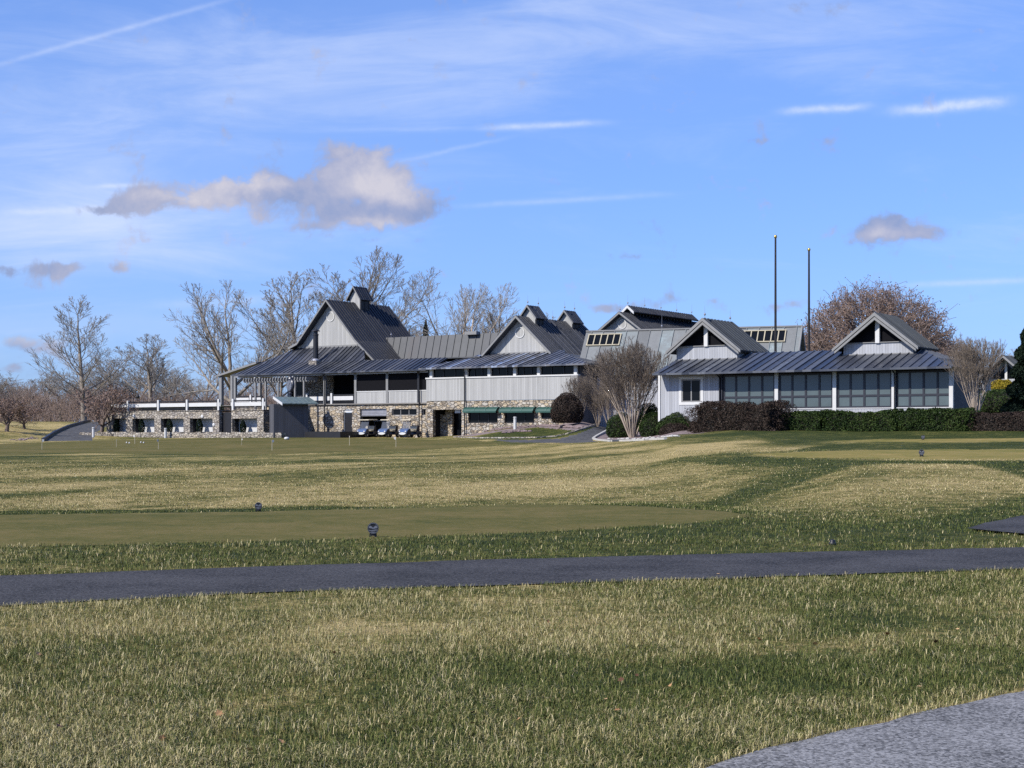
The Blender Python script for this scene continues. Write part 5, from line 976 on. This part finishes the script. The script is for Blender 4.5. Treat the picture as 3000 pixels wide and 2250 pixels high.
# ------------------------------------------------------------------ shrubs and hedges
def shrub(name,label,pos,dims,mat,n,size,rz=0,ex=.8,seed=1,cat='shrub',group=None,core='darkmetal',lump=.24):
    g=np.random.default_rng(seed); w,d,h=dims; r=empty(name,pos,rz,label,cat,group)
    D=g.normal(size=(n,3)); D/=np.linalg.norm(D,axis=1,keepdims=True)
    # superellipsoid, squarer for small ex
    if ex<.6:
        D=g.uniform(-1,1,(n,3)); A=np.array([d*h,w*h,w*d]); ax=g.choice(3,n,p=A/A.sum()); sg=np.sign(D[np.arange(n),ax]); D[np.arange(n),ax]=sg; nrm=np.zeros((n,3)); nrm[np.arange(n),ax]=sg
        m=np.max(np.abs(D),axis=1,keepdims=True); rnd=np.linalg.norm(np.maximum(np.abs(D)-.8,0),axis=1,keepdims=True); S3=D*(1-.16*np.maximum(rnd/.2-1,0)/.45)
    else: S3=D; nrm=D
    x=S3[:,0]*w/2; y=S3[:,1]*d/2; z=(S3[:,2]*.5+.5)*h if ex<.6 else np.maximum(S3[:,2]*.5+.30,0.0)/.8*h
    lm=1+lump*(fbm(x*1.3+seed*7,z*1.3+y*.9,seed,3)-.5)*2; dep=1.05-.3*g.random(n)**1.7
    Pp=np.stack([x*lm*dep,y*lm*dep,z*(1+(lm-1)*.8)*(1-(1-dep)*.5)],-1)
    tone=.15+.5*g.random(n)+.55*(fbm(Pp[:,0]*2,Pp[:,2]*2+Pp[:,1]*2,seed+5,3)-.5)
    leaf_quads('foliage',Pp,size,M[mat],r,g,tone,nrm*.6)
    mb=MB(); k=10; prof=[]
    if ex<.6: mb.box(-w*.41,w*.41,-d*.4,d*.4,-.2,h*.88)
    else:
        for i in range(k+1): t=math.pi*i/k; prof.append((max(.02,math.sin(t)),-math.cos(t)))
        mb.lathe(prof,n=14); mb.v=[(a*w*.42,b*d*.42,max(0,c*.5+.30)/.8*h*.9) for a,b,c in mb.v]
    part(mb,'branches',M[core],r); return r
MATCORE=plain('dark_twig_core',(.012,.010,.008),.95,0,.4)
M['core']=MATCORE
def rbox(name,label,px0,px1,top,bot,v,depth,mat,n,size,ex,seed,cat='hedge',fr=None,group=None):
    fr=fr or R; u0,u1=fr.u(px0,v),fr.u(px1,v); w=fr.world((u0+u1)/2,v); pxm=CX+F*w.x/w.y; zt=EYE+(HY-top)/F*w.y; g0=h1(w.x,w.y); zb=min(EYE+(HY-bot)/F*w.y,g0)-.1
    return shrub(name,label,(w.x,w.y,zb),(abs(u1-u0),depth,zt-zb),mat,n,size,fr.rz(),ex,seed,cat,group,'core')
# long clipped hedge in front of the pavilion, in runs that follow the rising ground
rbox('clipped_hedge','left run of the long clipped green hedge, starting behind the big brown bush',2262,2420,1210,1266,-3.3,1.5,'leaf_dk',17000,.11,.3,41,group='long clipped green hedge')
rbox('clipped_hedge','middle run of the long clipped green hedge below the pavilion windows',2415,2640,1207,1262,-3.3,1.5,'leaf_dk',24000,.11,.3,42,group='long clipped green hedge')
rbox('clipped_hedge','right run of the long clipped green hedge ending at the vase shaped tree',2635,2852,1202,1256,-3.3,1.5,'leaf_dk',24000,.11,.3,43,group='long clipped green hedge')
rbox('brown_hedge','large rounded red-brown hedge in front of the pavilion drainpipe',2040,2298,1188,1275,-4.4,2.6,'leaf_br',42000,.10,.5,44)
rbox('brown_hedge','low clipped brown hedge at the right edge on the hilltop',2848,3080,1211,1246,-3.0,1.6,'leaf_br',16000,.10,.35,45)
u_=C.u(590,-5.9); w=C.world((C.u(400,-5.9)+C.u(640,-5.9))/2,-5.9,tz+.06); shrub('terrace_hedge','low dark hedge on the terrace behind the white board railing',w,(C.u(640,-5.9)-C.u(400,-5.9),.8,.62),'leaf_dk',9000,.12,C.rz(),.3,63,'hedge',None,'core')
def ball_shrub(name,label,px,top,bot,wpx,Y,mat,n,size,seed,dr=1.0,cat='shrub',group=None):
    x=(px-CX)/F*Y; zt=EYE+(HY-top)/F*Y; zb=EYE+(HY-bot)/F*Y; w=wpx*Y/F; return shrub(name,label,(x,Y,zb-.05),(w,w*dr,zt-zb+.05),mat,n,size,0,.8,seed,cat,group,'core')
ball_shrub('boxwood','round green boxwood behind the trunk of the vase shaped tree',1822,1212,1282,88,124,'leaf_dk',11000,.10,51,group='round green boxwoods')
ball_shrub('boxwood','round green boxwood left of the low brown shrubs',1918,1212,1283,88,121,'leaf_dk',11000,.10,52,group='round green boxwoods')
ball_shrub('boxwood','wide green boxwood under the pavilion window',1985,1215,1276,120,117,'leaf_dk',13000,.10,53,.7,group='round green boxwoods')
ball_shrub('boxwood','tall dark green shrub against the left end of the pavilion',1900,1188,1262,70,123,'leaf_dk',9000,.10,57,group='round green boxwoods')
ball_shrub('brown_shrub','low rounded brown shrub between boxwood and big brown hedge',1980,1241,1284,82,116,'leaf_br',9000,.09,54,group='low brown shrubs')
ball_shrub('brown_shrub','smallest brown shrub at the foot of the big brown hedge',2042,1246,1282,55,114,'leaf_br',6000,.09,55,group='low brown shrubs')
ball_shrub('brown_shrub','large ball shaped red-brown bush hiding the end of the stone wall',1662,1152,1236,90,137.5,'leaf_br',15000,.11,56)
ball_shrub('yellow_shrub','golden yellow shrub below the cottage at the right edge',2938,1112,1152,64,130,'leaf_yl',7000,.12,58)
ball_shrub('dark_shrub','dark green mounded shrub beneath the yellow shrub at the right',2935,1140,1215,150,121,'leaf_dk',14000,.12,59)
ball_shrub('brown_shrub','dull brown mound behind the low hedge, under the yellow shrub',2925,1148,1190,110,124,'leaf_br',8000,.1,60)
def conifer(label,px,top,bot,wpx,Y,mat,n,size,seed,name='conifer',base=None):
    g=np.random.default_rng(seed); x=(px-CX)/F*Y; p=Vector((x,Y,EYE+(HY-bot)/F*Y)) if base is None else base; h=(bot-top)*Y/F; w=wpx*Y/F/2; r=empty(name,p,0,label,'tree')
    t=g.random(n)**.75; t=1-t; az=g.random(n)*2*np.pi; layer=.78+.22*np.cos(t*h*5+az*2); rad=w*(1-t)**.8*layer*(.55+.45*g.random(n)**.5)*(.85+.3*fbm(az*2,t*9,seed,2)); P=np.stack([np.cos(az)*rad,np.sin(az)*rad,h*(.04+.97*t)-rad*.15],-1)
    leaf_quads('crown',P,size,M[mat],r,g,.1+.5*g.random(n)+.4*(1-rad/w)*0); mb=MB(); mb.tube((0,0,-.3),(0,0,h*.95),.1*w,.01,8); part(mb,'trunk',M['bark2'],r); return r
conifer('dark broad evergreen cut off by the right edge of the picture',3012,935,1252,190,104,'needle',30000,.16,61)
conifer('small dark conifer standing above the connecting roof ridge',1247,940,1180,75,205,'needle',9000,.3,62)
for i,(px,lab) in enumerate(((342,'slim evergreen in the narrow leftmost terrace niche'),(415,'slim evergreen in the second terrace niche from the left'),(497,'slim evergreen in the terrace niche behind the white bollard'),(585,'slim evergreen in the terrace niche left of the stairs'),(712,'slim evergreen in the terrace niche right of the stairs'))):
    w=C.world(C.u(px,-6.75),-6.75,.42); g=np.random.default_rng(70+i); n=2600; h=1.62 if i!=4 else 1.4; r=empty('columnar_evergreen',w,0,lab,'shrub','slim evergreens in the terrace niches')
    t=g.random(n); az=g.random(n)*6.283; rad=.36*np.sin(np.pi*np.clip(t*.86+.12,0,1))**.7*(.5+.5*g.random(n)**.5); leaf_quads('foliage',np.stack([np.cos(az)*rad,np.sin(az)*rad,h*t],-1),.09,M['needle'],r,g); part(MB().tube((0,0,-.2),(0,0,h*.7),.04,.02,6),'stem',M['bark2'],r)
# bare shrub beside the kiosk
kb=tree_proto('small',44,'bark2','twig3'); w=C.world(C.u(815,-7.2),-7.2,.4); plant(kb,815,1227,62,w.y,.5,'small bare shrub growing at the left corner of the dark kiosk',None,'shrub',w)

# ------------------------------------------------------------------ light, sky, camera
TRAVEL=Vector((.824,.567,-math.tan(math.radians(40)))).normalized()
sl=bpy.data.lights.new('sun','SUN'); sl.energy=5.0; sl.angle=math.radians(.53); sl.color=(1,.945,.86); so=bpy.data.objects.new('sun',sl); COL.objects.link(so); so.rotation_euler=TRAVEL.to_track_quat('-Z','Y').to_euler()
wd=bpy.data.worlds.new('World'); S.world=wd; wd.use_nodes=True; nt=wd.node_tree; bg=nt.nodes['Background']; STR=.105
sk=node(nt,'ShaderNodeTexSky',sky_type='NISHITA',sun_disc=False,sun_elevation=math.radians(40),sun_rotation=math.atan2(-.824,-.567)%(2*math.pi),altitude=50,air_density=1.0,dust_density=.6,ozone_density=2.0)
gm=node(nt,'ShaderNodeGamma',{0:sk.outputs[0],1:.65}); skc=gm.outputs[0]
tc=node(nt,'ShaderNodeTexCoord').outputs['Generated']; sp=node(nt,'ShaderNodeSeparateXYZ',{0:tc}); yy=math_(nt,'MAXIMUM',sp.outputs[1],.05)
sx=math_(nt,'DIVIDE',sp.outputs[0],yy); sz=math_(nt,'DIVIDE',sp.outputs[2],yy)
def U_(px): return (px-CX)/F
def V_(py): return (HY-py)/F
cv=node(nt,'ShaderNodeCombineXYZ',{0:sx,1:sz}).outputs[0]
wn=node(nt,'ShaderNodeTexNoise',{'Scale':26,'Detail':5,'Roughness':.6}); nt.links.new(cv,wn.inputs['Vector'])
wx=node(nt,'ShaderNodeSeparateColor',{0:wn.outputs['Color']})
bx=math_(nt,'MULTIPLY_ADD',math_(nt,'SUBTRACT',wx.outputs[0],.5),.035,sx); bz=math_(nt,'MULTIPLY_ADD',math_(nt,'SUBTRACT',wx.outputs[1],.5),.022,sz)
def blob(px,py,rx,ry,w=1.0):
    a=math_(nt,'MULTIPLY',math_(nt,'SUBTRACT',bx,U_(px)),F/rx); b=math_(nt,'MULTIPLY',math_(nt,'SUBTRACT',bz,V_(py)),F/ry)
    d=math_(nt,'MULTIPLY_ADD',a,a,math_(nt,'MULTIPLY',b,b)); return math_(nt,'MULTIPLY',math_(nt,'EXPONENT',math_(nt,'MULTIPLY',d,-1.0)),w)
def total(L):
    t=blob(*L[0])
    for q in L[1:]: t=math_(nt,'ADD',t,blob(*q))
    return t
CUM=[(1055,530,110,72),(1145,560,115,62),(960,545,70,70),(1050,475,75,50,.8),(1080,640,190,38),(1240,595,80,42),(790,548,75,48),(875,562,80,36,1.0),(715,552,70,34,.9),(650,550,75,40),(520,575,110,40),(390,597,120,32),(290,612,70,16,.8),(790,620,80,28,.6),(900,665,60,18,.6),
 (2560,685,125,42,1.0),(2690,688,120,26,.9),(2610,655,60,26,.7),(1835,757,55,20,.9),(170,785,80,25,1.0),(338,785,36,24,1.0),(0,792,45,20,1.0),(60,1005,145,32,.95),(30,1092,130,20,.7),(1905,892,120,24,.75),(1790,900,60,16,.6),(2240,888,110,14,.75),(2585,438,60,20,.6),(2200,415,50,16,.5),(2930,948,110,16,.75),(370,115,90,22,.35),(1010,700,300,12,.35)]
fld=total(CUM); cn=noise(nt,cv,34,7,.62,.3); cn2=noise(nt,cv,12,5,.55)
den=math_(nt,'ADD',fld,math_(nt,'MULTIPLY',math_(nt,'SUBTRACT',cn,.5),3.3))
ca=node(nt,'ShaderNodeMapRange',{0:den,1:.28,2:1.05},interpolation_type='SMOOTHSTEP').outputs[0]; ca=math_(nt,'MULTIPLY',ca,.86)
up=total([(1040,520,120,60),(1170,560,110,40),(780,530,90,30),(1120,655,170,20),(520,575,120,18,.6),(640,535,80,25,.8),(2560,690,120,24,.8),(60,995,140,18,.6)])
lit=math_(nt,'ADD',math_(nt,'MULTIPLY',up,.55),math_(nt,'MULTIPLY_ADD',math_(nt,'SUBTRACT',cn2,.5),1.8,.35)); lit=math_(nt,'ADD',lit,math_(nt,'MULTIPLY',math_(nt,'SUBTRACT',cn,.5),1.1),clamp=True)
cc=ramp(nt,lit,[(.25,(.22/STR,.265/STR,.42/STR)),(.6,(.345/STR,.35/STR,.45/STR)),(1,(.53/STR,.495/STR,.52/STR))])
# high thin cirrus and old vapour trails
rot=node(nt,'ShaderNodeMapping'); rot.inputs['Rotation'].default_value=(0,0,.10); rot.inputs['Scale'].default_value=(5,24,1); nt.links.new(cv,rot.inputs['Vector']); ci=noise(nt,rot.outputs[0],1.0,7,.62,.6)
cim=total([(1500,180,900,170,.75),(2300,60,900,140,.55),(300,400,700,300,.55),(150,720,600,130,.8),(700,250,700,120,.4)])
cir=node(nt,'ShaderNodeMapRange',{0:math_(nt,'ADD',ci,math_(nt,'MULTIPLY',cim,.26)),1:.5,2:.98},interpolation_type='SMOOTHSTEP').outputs[0]; cir=math_(nt,'MULTIPLY',cir,.4)
fine=noise(nt,cv,120,4,.6)
def trail(x0,y0,x1,y1,w,a,rough=.7):
    sl_=(V_(y1)-V_(y0))/(U_(x1)-U_(x0)); d=math_(nt,'SUBTRACT',sz,math_(nt,'MULTIPLY_ADD',sx,sl_,V_(y0)-sl_*U_(x0))); d=math_(nt,'MULTIPLY_ADD',math_(nt,'SUBTRACT',cn,.5),rough*w/F*2,d)
    e=math_(nt,'MULTIPLY',d,F/w); e=math_(nt,'EXPONENT',math_(nt,'MULTIPLY',math_(nt,'MULTIPLY',e,e),-1.0))
    m=math_(nt,'DIVIDE',math_(nt,'SUBTRACT',sx,U_((x0+x1)/2)),abs(U_(x1)-U_(x0))/2); m=math_(nt,'MULTIPLY',m,m); m=math_(nt,'MULTIPLY',m,m); m=math_(nt,'EXPONENT',math_(nt,'MULTIPLY',m,-1.2))
    return math_(nt,'MULTIPLY',math_(nt,'MULTIPLY',e,m),math_(nt,'MULTIPLY',math_(nt,'ADD',fine,.25),a))
tr=None
for q in ((-60,205,700,-10,8,.34,.5),(2610,326,2950,296,15,1.0,1.4),(2290,327,2545,313,11,.75,1.4),(1420,374,1770,360,9,.7,.8),(900,382,1420,376,6,.14,1.2),(1130,482,1500,400,7,.22,1.6),(1350,604,1950,570,8,.3,.4),(2650,836,3060,818,9,.5,.4),(430,895,900,872,14,.3,.6),(0,622,330,612,10,.35,.5),(270,548,460,538,7,.45,.6)):
    t=trail(*q); tr=t if tr is None else math_(nt,'ADD',tr,t)
veil=total([(250,420,800,260,.22),(100,680,700,120,.32),(1500,150,900,200,.10),(2200,40,800,120,.08),(300,960,900,60,.22)]); veil=math_(nt,'MULTIPLY',veil,math_(nt,'MULTIPLY_ADD',math_(nt,'SUBTRACT',ci,.5),1.6,.9))
thin=math_(nt,'ADD',math_(nt,'ADD',cir,tr),veil,clamp=True)
tint=mixc(nt,1.0,skc,(.92,1.36,2.43),'MULTIPLY')
c1=mixc(nt,thin,tint,(.52/STR,.60/STR,.80/STR)); c2=mixc(nt,ca,c1,cc); nt.links.new(c2,bg.inputs['Color']); bg.inputs['Strength'].default_value=STR
cam=bpy.data.cameras.new('camera'); co=bpy.data.objects.new('camera',cam); COL.objects.link(co); co.location=(0,0,EYE); co.rotation_euler=(math.pi/2,0,0); cam.sensor_width=36; cam.lens=36*F/3000; cam.shift_y=(HY-1125)/3000; cam.clip_end=6000; cam.clip_start=.1; S.camera=co
S.view_settings.view_transform='Standard'; S.view_settings.look='None'; S.view_settings.exposure=.4; S.view_settings.gamma=1
S.cycles.max_bounces=6; S.cycles.diffuse_bounces=3; S.cycles.glossy_bounces=3; S.cycles.use_denoising=False
